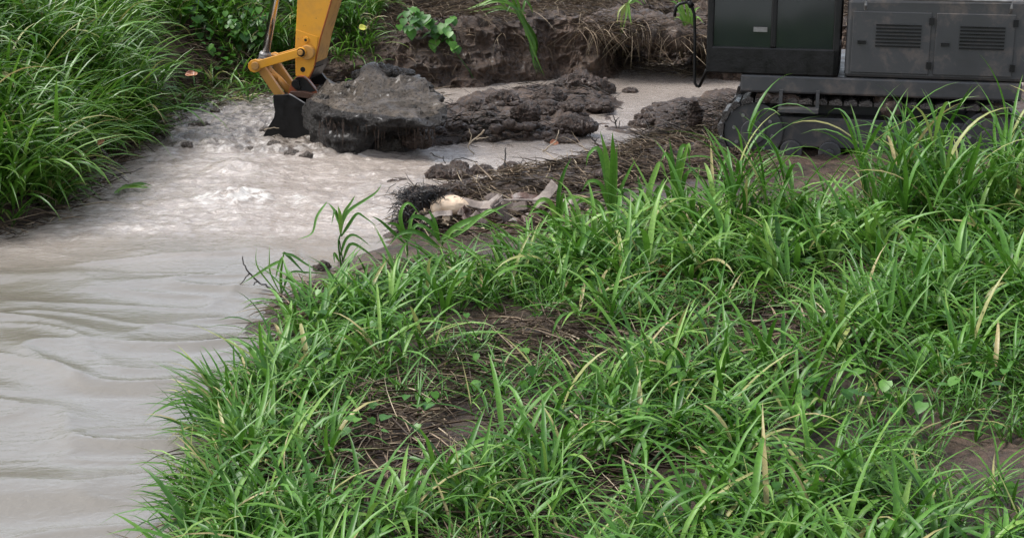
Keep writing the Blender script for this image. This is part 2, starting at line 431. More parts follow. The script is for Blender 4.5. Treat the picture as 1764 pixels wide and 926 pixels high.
# ------------------------------------------------------------------ water
CH_C = G(410, 215); HUMP = G(405, 294); SPL = G(405, 343)
CHURN = poly_px([(270, 262), (285, 205), (330, 168), (420, 158), (520, 150), (640, 150), (640, 240), (560, 272), (480, 268), (400, 264), (330, 262)])
def water(x, y):
    x = np.asarray(x, float).ravel(); y = np.asarray(y, float).ravel()
    wx = x + .15 * noise2(x * 2, y * 2, 90); wy = y + .08 * noise2(x * 2.5, y * 2.5, 91)
    churn = sm((sdf(CHURN, wx, wy) + .12) / .3)
    calm = sm((12.4 - wy + .25 * noise2(wx * 1.1, wy * 1.4, 93)) / 2.3)
    mid = sm((wy - 10.6) / 1.5) * sm((16.8 - wy) / 1.5) * sm((.2 - wx) / 1.6)
    quiet = sm((wx + .8) / 1.4) * .75
    xw = x + .35 * noise2(x * .8, y * 1.1, 98); yw = y + .30 * noise2(x * .9, y * .9, 99)
    z = .036 * fbm2(xw * .55 + .2 * y, yw * 1.25, 100, 3, .38) * (.25 + calm) * (1 - .6 * quiet)
    z += .042 * (1 - np.abs(noise2(xw * .7 + .4 * yw, yw * 1.9 - .2 * xw, 105))) ** 5 * calm
    z += .012 * (1 - np.abs(noise2(xw * 1.5 - .4 * yw, yw * 3.4 + .3 * xw, 107))) ** 4 * calm
    z += .006 * fbm2(xw * 2.4, yw * 4.4, 106, 3) * calm
    m1 = fbm2(x * 3.2 + .8 * y, y * 6.0, 110, 4)
    m2 = billow2(x * 6 + y, y * 9.5, 114, 3)
    z += mid * (1 - .7 * calm) * (.034 * m1 + .012 * m2 + .004 * noise2(x * 20, y * 30, 118) + .004 * billow2(x * 8 + y * 3, y * 17, 117, 2))
    z += .004 * fbm2(x * 8, y * 15, 119, 3) * (1 - .7 * calm)
    cb = billow2(x * 3.2, y * 4.2, 120, 4)
    z += churn * (.035 + .055 * cb + .010 * noise2(x * 24, y * 24, 125))
    dx, dy = x - HUMP[0], y - HUMP[1]
    h1 = np.exp(-(dx / .22) ** 2 - (np.where(dy < 0, dy / .14, dy / .4)) ** 2)
    z += .085 * h1 * (1 + .3 * noise2(x * 8, y * 8, 130))
    dx, dy = x - SPL[0], y - SPL[1]
    wob = .5 * noise2(x * 5, y * 5, 133)
    h2 = np.exp(-(dx / .30) ** 2 - (np.where(dy < 0, dy / .16, dy / .3)) ** 2)
    z += .06 * h2 * (1 + .9 * fbm2(x * 13, y * 16, 131, 4)) + .022 * h2 * noise2(x * 36, y * 40, 137)
    # backwash curl at the right of the mud slab
    C = G(612, 268); dx, dy = x - C[0], y - C[1]
    z += .06 * np.exp(-(dx / .16) ** 2 - (dy / .2) ** 2)
    # foam
    fo = sm((h2 - .12) / .5) * sm((fbm2(x * 11, y * 16, 140, 5, .65) + .16) / .30) * 1.1
    streak = sm((fbm2(x * 3 + y, y * 9, 143, 4) - .22) / .2) * sm((noise2(x * 30, y * 45, 146) + .1) / .5)
    fo += .40 * streak * mid * (1 - calm) * sm((13.8 - y) / 1.2)
    ring = np.exp(-((np.hypot(dx * 0 + x - SPL[0] - .15, (y - SPL[1]) * 1.6) - .42) / .1) ** 2) * (y < SPL[1] + .1)
    sp_ = sm((fbm2(x * 5, y * 11, 151, 4) - .16) / .12) * sm((noise2(x * 34, y * 46, 152) - .1) / .3)
    fo += .40 * sp_ * mid * (1 - calm)
    fo += .5 * ring * sm((noise2(x * 20, y * 30, 149) + .2) / .5)
    return z, np.clip(fo, 0, 1), churn, calm

wxs = np.concatenate([[-200, -80, -30, -15, -10, -8], np.arange(-6.5, 4.0, .024), np.arange(4.0, 9, .1), [10, 15, 30, 80, 200]])
wys = np.concatenate([[-60, -20, -5, 0, 3, 4.5], np.arange(5.4, 22, .024), [22.5, 23.5, 25]])
X, Y = np.meshgrid(wxs, wys); nx, ny = len(wxs), len(wys)
Z, FO, CHN, CLM = water(X, Y)
i = np.arange(nx * ny).reshape(ny, nx)
F = np.stack([i[:-1, :-1], i[:-1, 1:], i[1:, 1:], i[1:, :-1]], -1).reshape(-1, 4)
# keep only cells that are near open water
TZ = terrain(X, Y).reshape(ny, nx); keep = (TZ < .16)
kf = (keep[:-1, :-1] | keep[1:, 1:] | keep[:-1, 1:] | keep[1:, :-1]).ravel()
m, nt, b, o_ = nodes('muddy_water')
at = N(nt, 'ShaderNodeAttribute', attribute_name='var'); sp = nt.nodes.new('ShaderNodeSeparateColor'); nt.links.new(at.outputs['Color'], sp.inputs[0])
t1 = tex(nt, 1.1, 5, .6, .5); t2 = tex(nt, 9, 6, .65)
silt = ramp(nt, t1.outputs['Fac'], [(.3, (.245, .204, .170)), (.7, (.335, .288, .247))])
lump = ramp(nt, t2.outputs['Fac'], [(.38, (.065, .05, .038)), (.56, (.215, .182, .15))])
c = mixc(nt, sp.outputs[2], silt.outputs[0], (.145, .128, .102)); c = mixc(nt, sp.outputs[1], c, lump.outputs[0])
c = mixc(nt, sp.outputs[0], c, (.52, .49, .45))
nt.links.new(c, b.inputs['Base Color'])
rg = mixc(nt, sp.outputs[2], (.065, .065, .065), (.03, .03, .03)); rg = mixc(nt, sp.outputs[0], rg, (.5, .5, .5)); rg = mixc(nt, sp.outputs[1], rg, (.22, .22, .22))
nt.links.new(rg, b.inputs['Roughness']); b.inputs['IOR'].default_value = 1.5; b.inputs['Specular IOR Level'].default_value = .75
mp = nt.nodes.new('ShaderNodeMapping'); mp.inputs['Scale'].default_value = (1, 1.7, 1)
tc = nt.nodes.new('ShaderNodeTexCoord'); nt.links.new(tc.outputs['Object'], mp.inputs['Vector'])
w1 = tex(nt, 14, 5, .6, .3, mp.outputs[0])
inv = N(nt, 'ShaderNodeMath', operation='MULTIPLY_ADD'); inv.inputs[1].default_value = -.80; inv.inputs[2].default_value = 1.0
nt.links.new(sp.outputs[2], inv.inputs[0])
hm = N(nt, 'ShaderNodeMath', operation='MULTIPLY'); nt.links.new(w1.outputs['Fac'], hm.inputs[0]); nt.links.new(inv.outputs[0], hm.inputs[1])
bump(nt, b, hm.outputs[0], .8, .03)
M_WATER = m
stream = mesh_np('stream_water', np.stack([X.ravel(), Y.ravel(), Z], 1), F[kf], M_WATER, np.stack([FO, CHN, CLM], 1))
tag(stream, kind='structure')

# ------------------------------------------------------------------ grass
def ribbons(root, az, tilt, curve, L, Wd, rnd, K=6, fold=.22, twist=None, wmin=.35):
    n = len(root); s = np.linspace(0, 1, K + 1)
    t = tilt[:, None] + curve[:, None] * s[None] ** 1.4
    ca, sa = np.cos(az)[:, None], np.sin(az)[:, None]
    if twist is None: twist = rng.uniform(-.9, .9, n)
    wob = rng.normal(0, .25, n)
    aa = az[:, None] + wob[:, None] * s[None] ** 1.5
    ca, sa = np.cos(aa), np.sin(aa)
    T = np.stack([np.sin(t) * ca, np.sin(t) * sa, np.cos(t)], -1)
    step = (L / K)[:, None, None]
    P = np.concatenate([np.zeros((n, 1, 3)), np.cumsum((T[:, :-1] + T[:, 1:]) * .5 * step, 1)], 1) + root[:, None, :]
    side = np.stack([-sa, ca, np.zeros_like(sa)], -1)
    nrm = np.cross(T, side)
    tw = (twist[:, None] * (s[None] - .2))[..., None]
    sd2 = side * np.cos(tw) + nrm * np.sin(tw); nr2 = np.cross(T, sd2)
    prof = np.minimum(1, wmin + s * 3.2) * np.maximum(1 - s ** 2.4, .03)
    wv = (Wd[:, None] * prof[None] * .5)[..., None]
    A = P - sd2 * wv; B = P + sd2 * wv; C = P - nr2 * wv * fold * 2 * (1 if True else 0)
    V = np.stack([A, C, B], 2).reshape(-1, 3)
    base = (np.arange(n) * (K + 1) * 3)[:, None, None]
    k = (np.arange(K) * 3)[None, :, None]
    q1 = np.array([0, 1, 4, 3]); q2 = np.array([1, 2, 5, 4])
    Fq = np.concatenate([base + k + q1, base + k + q2], 1).reshape(-1, 4)
    col = np.zeros((n, K + 1, 3, 3)); col[..., 0] = rnd[:, None, None]; col[..., 1] = s[None, :, None]
    return V, Fq, col.reshape(-1, 3)

def join(parts):
    Vs, Fs, Cs, b = [], [], [], 0
    for V, F_, C in parts:
        Vs.append(V); Fs.append(F_ + b); Cs.append(C); b += len(V)
    return np.concatenate(Vs), np.concatenate(Fs), np.concatenate(Cs)

def scatter(poly, dens, dmin=0.0, clump=None, seed=1):
    r = np.random.default_rng(seed)
    lo, hi = poly.min(0), poly.max(0)
    n = int((hi - lo).prod() * dens)
    p = r.uniform(lo, hi, (n, 2))
    d = sdf(poly, p[:, 0], p[:, 1])
    ok = d > dmin
    if clump is not None:
        f, th = clump
        ok &= (fbm2(p[:, 0] * f, p[:, 1] * f, seed + 300, 2) + r.uniform(-.15, .15, n)) > th
    return p[ok]

def plants(p, hc=(.1, .35), nl=(4, 8), ll=(.35, .7), lw=(.012, .022), lean=(0, .4), azm=None, azs=9, tilt=(.15, .7), curve=(.8, 2.0), cb=0.0, K=6, z=None, dryf=.035):
    """grass plants: a leaning culm with arching leaves.  p: (n,2)"""
    n = len(p)
    zz = terrain(p[:, 0], p[:, 1]) if z is None else z
    h = rng.uniform(*hc, n); ln = rng.uniform(*lean, n)
    la = (rng.normal(azm, azs, n) if azm is not None else rng.uniform(0, 2 * math.pi, n))
    pr = rng.beta(2, 2, n)                        # the plant's own tint
    cnt = rng.integers(nl[0], nl[1] + 1, n)
    idx = np.repeat(np.arange(n), cnt); m = len(idx)
    u = rng.uniform(0.05, 1, m)
    hh = h[idx] * u
    root = np.stack([p[idx, 0] + np.sin(ln[idx]) * np.cos(la[idx]) * hh, p[idx, 1] + np.sin(ln[idx]) * np.sin(la[idx]) * hh, zz[idx] - .02 + np.cos(ln[idx]) * hh], 1)
    if azm is not None: az = np.where(rng.random(m) < .75, rng.normal(azm, azs, m), rng.uniform(0, 2 * math.pi, m))
    else: az = rng.uniform(0, 2 * math.pi, m)
    tl = rng.uniform(*tilt, m); cv = rng.uniform(*curve, m)
    cv = np.minimum(cv, 2.6 - tl)
    L = rng.uniform(*ll, m) * (.75 + .5 * pr[idx]); Wd = rng.uniform(*lw, m)
    rnd = np.clip(.25 + .45 * pr[idx] + rng.normal(0, .16, m) + cb, 0, .93)
    dry = rng.random(m) < dryf; rnd[dry] = rng.uniform(.96, 1, dry.sum())
    out = [ribbons(root, az, tl, cv, L, Wd, rnd, K)]
    # culms as thin ribbons
    r0 = np.stack([p[:, 0], p[:, 1], zz - .04], 1)
    out.append(ribbons(r0, la, ln, np.full(n, .1), h + .05, np.full(n, .009), np.clip(.3 + .4 * pr, 0, .9), 2, .8, wmin=.8))
    return join(out)

def stuff(name, parts, mat):
    V, F_, C = join(parts)
    o = mesh_np(name, V, F_, mat, C)
    return tag(o, kind='stuff')

# left bank, long drooping grass
LEFT_G = np.vstack([poly_px([(-700, 458), (-300, 420), (0, 398), (60, 384), (98, 372), (112, 350), (140, 318), (160, 292), (215, 268), (262, 250), (280, 225), (300, 196), (325, 178)]),
                    [G(322, 160, .25)[:2], G(290, 110, .6)[:2], G(262, 60, 1.0)[:2], [-5.4, 21], [-8, 22], [-11, 14]]])
pts = scatter(LEFT_G, 78, .09, (1.1, -.26), 11)
lit = scatter(LEFT_G, 420, -.22, None, 10); lit = lit[sdf(LEFT_G, lit[:, 0], lit[:, 1]) < .55]
near_edge = scatter(LEFT_G, 90, .02, (2.2, -.1), 12); near_edge = near_edge[sdf(LAND_BACK, near_edge[:, 0], near_edge[:, 1]) < .40]
stuff('bank_grass', [plants(pts, (.1, .6), (5, 9), (.45, 1.0), (.022, .048), (0, .75), -.35, 1.15, (.05, .9), (.7, 2.5), .03, 8, None, .05),
                     plants(near_edge, (.05, .2), (4, 7), (.28, .55), (.016, .034), (.1, .9), -.6, 1.0, (.5, 1.0), (.6, 1.5))], M_GRASS)

# back bank, mixed grass in patches
BACK_G = np.array([[-4.6, 18.9], [-3.3, 18.75], [-2.5, 18.7], [-2.0, 19.2], [-1.9, 24], [-6.5, 24], [-5.5, 20]])
pts = scatter(BACK_G, 70, .25, (1.3, -.16), 13)
ptsb = scatter(np.vstack([[G(570, 90, .4)[:2], G(630, 85, .5)[:2], G(655, 40, .6)[:2]], [[-1.75, 24], [-2.6, 24]]]), 120, 0, (2, -.25), 14)
MID_G = np.vstack([[G(285, 165, .2)[:2], G(440, 150, .2)[:2], G(520, 135, .25)[:2], G(500, 80, .5)[:2], G(380, 60, .6)[:2], G(270, 70, .8)[:2]]])
pm = scatter(MID_G, 60, .05, (1.6, -.15), 19)
stuff('far_bank_grass', [plants(pm, (.04, .25), (4, 7), (.25, .6), (.014, .034), (.1, .9), -.8, 1.2, (.4, 1.1), (.6, 1.8), -.02, 6, None, .12),
                         plants(pts, (.1, .4), (5, 9), (.35, .75), (.015, .034), (0, .5), -.9, 1.0, (.2, .9), (.7, 2.0), -.06),
                         plants(ptsb, (.1, .3), (5, 9), (.3, .6), (.014, .028), (0, .5), -1.2, .8, (.3, .9), (.9, 2.0), .03)], M_GRASS)

# foreground bank
FORE_G = np.vstack([poly_px([(310, 1120), (336, 960), (360, 810), (400, 680), (450, 590), (505, 530), (560, 503), (620, 490), (680, 476), (740, 468), (820, 462), (900, 450),
                             (960, 440), (1020, 426), (1100, 414), (1200, 405), (1300, 400), (1420, 400), (1600, 396), (1850, 398)], .2), [[6, 5]]])
fore_hi = poly_px([(640, 520), (720, 502), (860, 490), (960, 462), (1010, 445), (1150, 420), (1300, 412), (1500, 420), (1850, 400), (1900, 600), (1500, 560), (1200, 520), (960, 510), (760, 505)], .2)
p1 = scatter(FORE_G, 66, 0, (.9, -.12), 15)
p2 = scatter(FORE_G, 130, -.1, (1.7, -.05), 16)
ped = scatter(LAND_RIGHT * 0 + LAND_RIGHT.clip(-8, 8), 150, 0, (2.0, -.1), 18); ped = ped[(sdf(LAND_RIGHT, ped[:, 0], ped[:, 1]) < .32) & (ped[:, 1] < 11.6) & (ped[:, 1] > 5) & (ped[:, 0] < .2)]
p3 = scatter(fore_hi, 30, 0, (1.5, -.2), 17)
p4 = scatter(poly_px([(1235, 392), (1500, 390), (1850, 392), (1900, 470), (1240, 455)], .2), 40, 0, (1.8, -.2), 39)
stuff('foreground_grass', [plants(p4, (.25, .72), (6, 10), (.4, .8), (.018, .036), (0, .35), None, 9, (.1, .7), (.6, 1.9), .02, 8, None, .08),
                           plants(ped, (.02, .2), (4, 7), (.2, .45), (.012, .026), (.2, .9), 2.9, 1.0, (.3, 1.1), (.4, 1.5), 0.0, 6, None, .10),
                           plants(p1, (.04, .20), (4, 8), (.26, .52), (.016, .034), (0, .7), None, 9, (.2, 1.1), (.5, 2.0), .03),
                           plants(p2, (.02, .12), (4, 7), (.15, .35), (.007, .016), (0, .7), None, 9, (.4, 1.2), (.2, 1.2), -.05),
                           plants(p3, (.08, .28), (6, 9), (.36, .64), (.026, .046), (0, .4), 2.6, 1.5, (.15, .8), (.7, 2.1), .10, 8)], M_GRASS_F)

# ------------------------------------------------------------------ straw and twigs
def straws(p, L=(.1, .5), r=(.0025, .006), up=(0, .25), lift=(.0, .06), azm=None, azs=1.0, droop=(0.0, .6), lo=0, hi=1, K=4, z=None):
    n = len(p)
    zz = (terrain(p[:, 0], p[:, 1]) if z is None else z) + rng.uniform(*lift, n)
    az = rng.uniform(0, 2 * math.pi, n) if azm is None else rng.normal(azm, azs, n)
    el = math.pi / 2 - rng.uniform(*up, n)
    cv = rng.uniform(*droop, n)
    root = np.stack([p[:, 0], p[:, 1], zz], 1)
    wd = rng.uniform(*r, n) * 2
    return ribbons(root, az, el, cv, rng.uniform(*L, n), wd, rng.uniform(lo, hi, n), K, .9, rng.uniform(-3, 3, n), .8)

HEAP = poly_px([(690, 385), (702, 348), (745, 336), (800, 328), (850, 318), (890, 308), (930, 298), (980, 286), (1020, 274), (1100, 246), (1200, 228), (1320, 260), (1320, 350), (1200, 345), (1080, 355), (1000, 360), (930, 385), (850, 405), (740, 410)])
pfs = scatter(np.vstack([FORE_G, [[6, 14]]]), 520, -.45, (1.2, -.2), 29)
ph = scatter(HEAP, 520, .04, (1.5, -.3), 21)
phd = scatter(HEAP, 330, 0, (2.0, -.15), 22)
phl = scatter(HEAP, 260, .08, (1.6, -.1), 34); phl = phl[phl[:, 0] > -.5]
stuff('plant_debris', [straws(ph, (.06, .42), (.0018, .005), (-.1, .4), (-.02, .04), None, 1, (0, 1.0), .0, 1.0),
                       straws(phd, (.08, .3), (.002, .007), (-.05, .4), (-.01, .03), None, 1, (0, .8), .0, .4),
                       straws(phl, (.08, .5), (.0015, .0042), (-.1, .5), (-.01, .07), None, 1, (0, 1.2), .55, 1),
                       straws(pfs, (.1, .5), (.002, .006), (-.05, .3), (0, .08), None, 1, (0, .8), .15, 1)], M_STRAW)
RTWIG = poly_px([(1080, 240), (1110, 222), (1160, 205), (1200, 190), (1300, 190), (1330, 290), (1200, 290), (1100, 265)])
pr_ = scatter(RTWIG, 480, 0, (2, -.3), 23)
psp = scatter(LAND_SPIT, 260, .05, (1.6, -.05), 24)
psn = scatter(poly_px([(640, 258), (690, 245), (780, 225), (860, 222), (930, 230), (900, 246), (760, 254)]), 420, 0, (2, -.25), 25)
stuff('twig_litter', [straws(pr_, (.06, .3), (.002, .005), (-.05, .5), (0, .06), None, 1, (0, .5), 0, .92),
                      straws(psp, (.05, .25), (.002, .005), (-.1, .5), (0, .04), None, 1, (0, .6), 0, .75),
                      straws(psn, (.08, .35), (.002, .006), (-.1, .5), (0, .06), None, 1, (0, .8), 0, .8)], M_TWIG)
# dry straw on top of the cut bank, hanging over its edge
TOP = np.vstack([[G(650, 75, .5)[:2], G(760, 45, .65)[:2], G(850, 40, .7)[:2], G(930, 22, .75)[:2], G(1060, 22, .75)[:2], G(1200, 30, .75)[:2], G(1800, 20, .75)[:2]], [[9, 25], [-1.4, 25]]])
pt = scatter(TOP, 330, 0, (1.2, -.5), 26)
edge = pt[sdf(LAND_BACK, pt[:, 0], pt[:, 1]) < .75]
pe = scatter(poly_px([(560, 150), (640, 140), (720, 140), (760, 120), (800, 100), (800, 60), (700, 60), (600, 100), (540, 120)], .3), 320, 0, (2, -.2), 27)
pl0 = scatter(MID_G, 420, .0, None, 20)
pl = scatter(np.vstack([poly_px([(290, 185), (350, 165), (440, 160), (520, 152), (600, 152)]), [G(600, 80, .4)[:2], G(450, 60, .5)[:2], G(300, 60, .6)[:2]]]), 330, 0, (1.6, -.3), 28)
stuff('dry_straw_litter', [straws(lit, (.08, .4), (.002, .006), (-.3, .5), (0, .10), None, 1, (0, 1.0), .0, .95),
                           straws(pt, (.12, .6), (.002, .0055), (-.1, .45), (0, .1), None, 1, (0, 1.2), .2, 1),
                           straws(edge, (.15, .75), (.0018, .0045), (-.2, .5), (-.03, .08), -1.5, 1.0, (.4, 2.0), .2, 1, 7),
                           straws(pe, (.12, .6), (.002, .006), (-.1, .3), (0, .06), -1.2, 1.2, (.1, .9), .1, .95),
                           straws(pl0, (.15, .7), (.002, .0055), (-.2, .5), (0, .14), None, 1, (0, 1.2), .25, 1),
                           straws(pl, (.12, .6), (.0025, .007), (-.1, .4), (0, .12), -1.0, 1.2, (.1, 1.0), .0, .95)], M_STRAW)

# ------------------------------------------------------------------ broad leaves (vines / weeds)
def leaves(P, size, az, tilt, rnd):
    """heart shaped leaves, 3x4 grid each"""
    n = len(P)
    tpl = np.array([[0, 0, 0], [-.32, -.05, .06], [.32, -.05, .06], [-.50, .28, .07], [0, .35, -.03], [.50, .28, .07], [-.36, .62, .03], [0, .68, -.02], [.36, .62, .03], [0, 1.0, -.10]])
    tpl[:, 1] -= .1
    quads = np.array([[0, 4, 3, 1], [0, 2, 5, 4], [3, 4, 7, 6], [4, 5, 8, 7], [6, 7, 9, 9], [7, 8, 9, 9]])
    ca, sa, ct, st = np.cos(az), np.sin(az), np.cos(tilt), np.sin(tilt)
    x, y, z = tpl[:, 0][None], tpl[:, 1][None], tpl[:, 2][None]
    y2 = y * ct[:, None] - z * st[:, None]; z2 = y * st[:, None] + z * ct[:, None]
    x3 = x * ca[:, None] - y2 * sa[:, None]; y3 = x * sa[:, None] + y2 * ca[:, None]
    V = np.stack([x3, y3, z2], -1) * size[:, None, None] + P[:, None]
    tri = np.array([[0, 4, 3], [0, 3, 1], [0, 2, 5], [0, 5, 4], [3, 4, 7], [3, 7, 6], [4, 5, 8], [4, 8, 7], [6, 7, 9], [7, 8, 9]])
    Fq = (np.arange(n) * 10)[:, None, None] + tri
    C = np.zeros((n, 10, 3)); C[..., 0] = rnd[:, None]; C[..., 1] = .2
    return V.reshape(-1, 3), Fq.reshape(-1, 3), C.reshape(-1, 3)

def leafy(p, hgt, size, seed, lo=0, hi=1):
    n = len(p)
    z = terrain(p[:, 0], p[:, 1]) + rng.uniform(*hgt, n)
    return leaves(np.stack([p[:, 0], p[:, 1], z], 1), rng.uniform(*size, n), rng.normal(math.pi, 1.1, n), rng.uniform(-.9, .3, n), rng.uniform(lo, hi, n))

pv = scatter(np.vstack([[G(330, 120, .3)[:2], G(500, 110, .3)[:2], G(600, 90, .4)[:2]], [[-1.8, 23], [-5, 23]]]), 130, 0, (1.1, .02), 31)
pv2 = scatter(LEFT_G, 16, .3, (1.5, .1), 32)
pf = scatter(FORE_G, 60, .1, (2.0, .1), 33)
stuff('broad_leaf_undergrowth', [leafy(pv, (.1, .55), (.06, .14), 1, 0, .8), leafy(pv2, (.15, .5), (.05, .1), 2, .0, .7), leafy(pf, (.05, .22), (.035, .075), 3, .2, 1)], M_VINE)

def blob(name, c, rad, seed, mat, amp=.28, freq=2.2, sub=5, flat=.0, parent=None, rot=None):
    bm = bmesh.new(); bmesh.ops.create_icosphere(bm, subdivisions=sub, radius=1)
    V = np.array([v.co[:] for v in bm.verts]); F_ = np.array([[v.index for v in f.verts] for f in bm.faces]); bm.free()
    ra = np.array(rad, float); R_ = float(ra.prod()) ** (1 / 3)
    P = V * ra; nr = V / ra; nr = nr / np.linalg.norm(nr, axis=1)[:, None]; Q_ = P / R_ * freq
    n_ = fbm3(Q_[:, 0] * .6 + seed, Q_[:, 1] * .6, Q_[:, 2] * .6, seed, 5, .55)
    bi = 1 - 2 * np.abs(noise3(Q_[:, 0] * 1.3, Q_[:, 1] * 1.3 + seed, Q_[:, 2] * 1.3, seed + 5))
    b2 = 1 - 2 * np.abs(noise3(Q_[:, 0] * 3.1, Q_[:, 1] * 3.1 + seed, Q_[:, 2] * 3.1, seed + 9))
    b3 = 1 - 2 * np.abs(noise3(Q_[:, 0] * 7, Q_[:, 1] * 7 + seed, Q_[:, 2] * 7, seed + 12))
    V = P + nr * (R_ * amp * (1.3 * n_ + .45 * bi + .25 * b2 + .10 * b3))[:, None]
    if flat: V[:, 2] = np.where(V[:, 2] < -flat * rad[2], -flat * rad[2], V[:, 2])
    a = rot if rot is not None else 0
    ca, sa = math.cos(a), math.sin(a)
    V = np.stack([V[:, 0] * ca - V[:, 1] * sa, V[:, 0] * sa + V[:, 1] * ca, V[:, 2]], 1)
    o = mesh_np(name, V, F_, mat)
    o.location = tuple(map(float, c))
    return o


# ================================================================== EXCAVATOR
PHI = math.radians(13)
EU = np.array([math.cos(PHI), -math.sin(PHI), 0]); EV = np.array([-math.sin(PHI), -math.cos(PHI), 0]); EZ = np.array([0, 0, 1.0])
B0 = GY(500, 200, 15.85); B0[2] = 0
def PL(px, py, v=0.0):
    d = ray(px, py); t = ((B0 + EV * v - CAMP) @ EV) / (d @ EV)
    return CAMP + d * t
def ring(pts, v): return [PL(a, b, v) for a, b in pts]
def plate(mb, pts, v0, v1):
    A = ring(pts, v0); mb.prism(A, [p + EV * (v1 - v0) for p in A])
def bar_px(p, q, r1, r2, hw, n=8):
    """outline of a link with rounded eyes, in pixels"""
    p, q = np.array(p, float), np.array(q, float); t = (q - p) / np.linalg.norm(q - p); nn = np.array([-t[1], t[0]])
    out = []
    for k in range(n + 1):
        a = math.pi * (.18 + .64 * 1) - math.pi * 1.64 * 0
    a0 = math.asin(min(hw / r1, .99)); a1 = math.asin(min(hw / r2, .99))
    for k in range(n + 1):
        a = a0 + (2 * math.pi - 2 * a0) * k / n
        out.append(tuple(p + r1 * (t * math.cos(a) + nn * math.sin(a))))
    for k in range(n + 1):
        a = math.pi + a1 + (2 * math.pi - 2 * a1) * k / n
        out.append(tuple(q + r2 * (t * math.cos(a) + nn * math.sin(a))))
    return out
def pin(mb, px, py, v0, v1, r, k=18):
    A = PL(px, py, v1); mb.tube([A - EV * (v1 - v0), A], r, k)

MC = B0 + EU * 5.78
exc = empty('excavator', MC)
tag(exc, 'yellow excavator scooping mud from the stream with its muddy black bucket', 'excavator')

SV = .175
st = MB(); plate(st, [(524, -240), (512, 0), (508, 85), (509, 131), (520, 135), (532, 135), (541, 118), (552, 65), (571, 0), (634, -240), (600, -330), (560, -330)], SV, -SV)
stick = st.build('stick', M_YEL, exc, .006)
p_ = MB(); plate(p_, [(509.5, 51), (548, 64), (540.5, 116), (531, 133), (511, 130)], SV + .008, SV + .001)
p_.build('reinforcing_plate', M_YEL, stick, .003)
# worn inner face
p_ = MB()
fa = [PL(a, b, SV) + EU * .004 for a, b in [(632, -235), (571, 0), (552, 65), (541, 117)]]
fb = [PL(a, b, SV) - EV * (2 * SV) + EU * .004 for a, b in [(632, -235), (571, 0), (552, 65), (541, 117)]]
q = MB()
for i_ in range(3):
    A = [fa[i_] - EV * .02, fb[i_] + EV * .02, fb[i_ + 1] + EV * .02, fa[i_ + 1] - EV * .02]
    q.prism(A, [a - EU * .008 for a in A])
q.build('inner_plate', M_YEL2, stick)
q = MB(); q.tube([PL(a, b, SV) for a, b in [(634, -240), (571, 0), (561.5, 33), (552, 65), (546, 92), (541, 118), (532, 135)]], .007, 6)
q.build('weld_seam', M_RUST, stick)
q = MB(); A = [PL(a, b, SV) + EU * .012 for a, b in [(543, 108), (541, 118), (532, 136)]]
q.prism([A[0], A[1], A[2], A[2] - EV * .35, A[1] - EV * .35, A[0] - EV * .35], [a - EU * .01 for a in [A[0], A[1], A[2], A[2] - EV * .35, A[1] - EV * .35, A[0] - EV * .35]])
q.build('dirty_tip', M_BLACK, stick)
q = MB(); pin(q, 528, 91, SV, SV + .075, .072, 24); q.build('boss', M_YEL2, stick, .008)
q = MB(); pin(q, 526.5, 69, SV, SV + .03, .03); q.build('lubrication_boss', M_YEL, stick, .004)
q = MB(); pin(q, 526.2, 69.3, SV + .02, SV + .033, .014); q.build('bolt_hole', M_BLACK, stick); q = MB(); pin(q, 521.5, 120, SV, SV + .012, .026); q.build('bolt_hole', M_BLACK, stick)
q = MB(); q.tube([PL(a, b, SV + .012) for a, b in [(541, 116), (549, 114), (557, 111)]], .006, 6); q.build('straw_strand', M_STRAW, stick)

# guide links (one each side) and pins
lk = bar_px((438, 114), (517, 91), 11.5, 9, 7.2)
for k, (va, vb) in enumerate([(.285, .24), (-.24, -.285)]):
    q = MB()
    A = [p + EV * (va - .285) for p in ring(lk, .285)]; q.prism(A, [p - EV * .045 for p in A])
    gl = q.build('guide_link', M_YEL, exc, .006)
    if k == 0:
        q = MB(); pin(q, 438.5, 114, .285, .315, .041, 22); q.build('pin', M_YEL2, gl, .006); q = MB(); pin(q, 516.5, 91, .285, .31, .028, 20); q.build('pin', M_YEL2, gl, .006)
        q = MB(); pin(q, 518.5, 91, .2855, .289, .042, 20); q.build('pin_gap', M_BLACK, gl)
q = MB(); A = PL(438.5, 114, .285); q.tube([A, A - EV * .57], .035, 14); q.build('cross_pin', M_YEL2, exc); q = MB(); A = PL(516.5, 91, .285); q.tube([A, A - EV * .57], .03, 14)
q.build('cross_pin', M_YEL2, exc)
PINA = PL(438.5, 114, .285) - EV * .285
# bucket cylinder
q = MB(); R0 = PINA + EZ * .055; R1 = PL(474.5, 0, 0); dR = (R1 - R0) / np.linalg.norm(R1 - R0)
q.tube([R0 + dR * .03, R1 + dR * .9], .040, 20); q.build('piston_rod', M_CHROME, exc, smooth=True)
q = MB(); q.tube([R0 - dR * .02, R0 + dR * .03, R0 + dR * .05], [.062, .062, .05], 16); q.tube([PINA - EV * .09, PINA + EV * .09], .065, 18); q.build('rod_eye', M_STEEL, exc, .004)
q = MB(); q.tube([R1 + dR * .9, R1 + dR * 2.3], .068, 18); q.build('cylinder_barrel', M_YEL, exc)
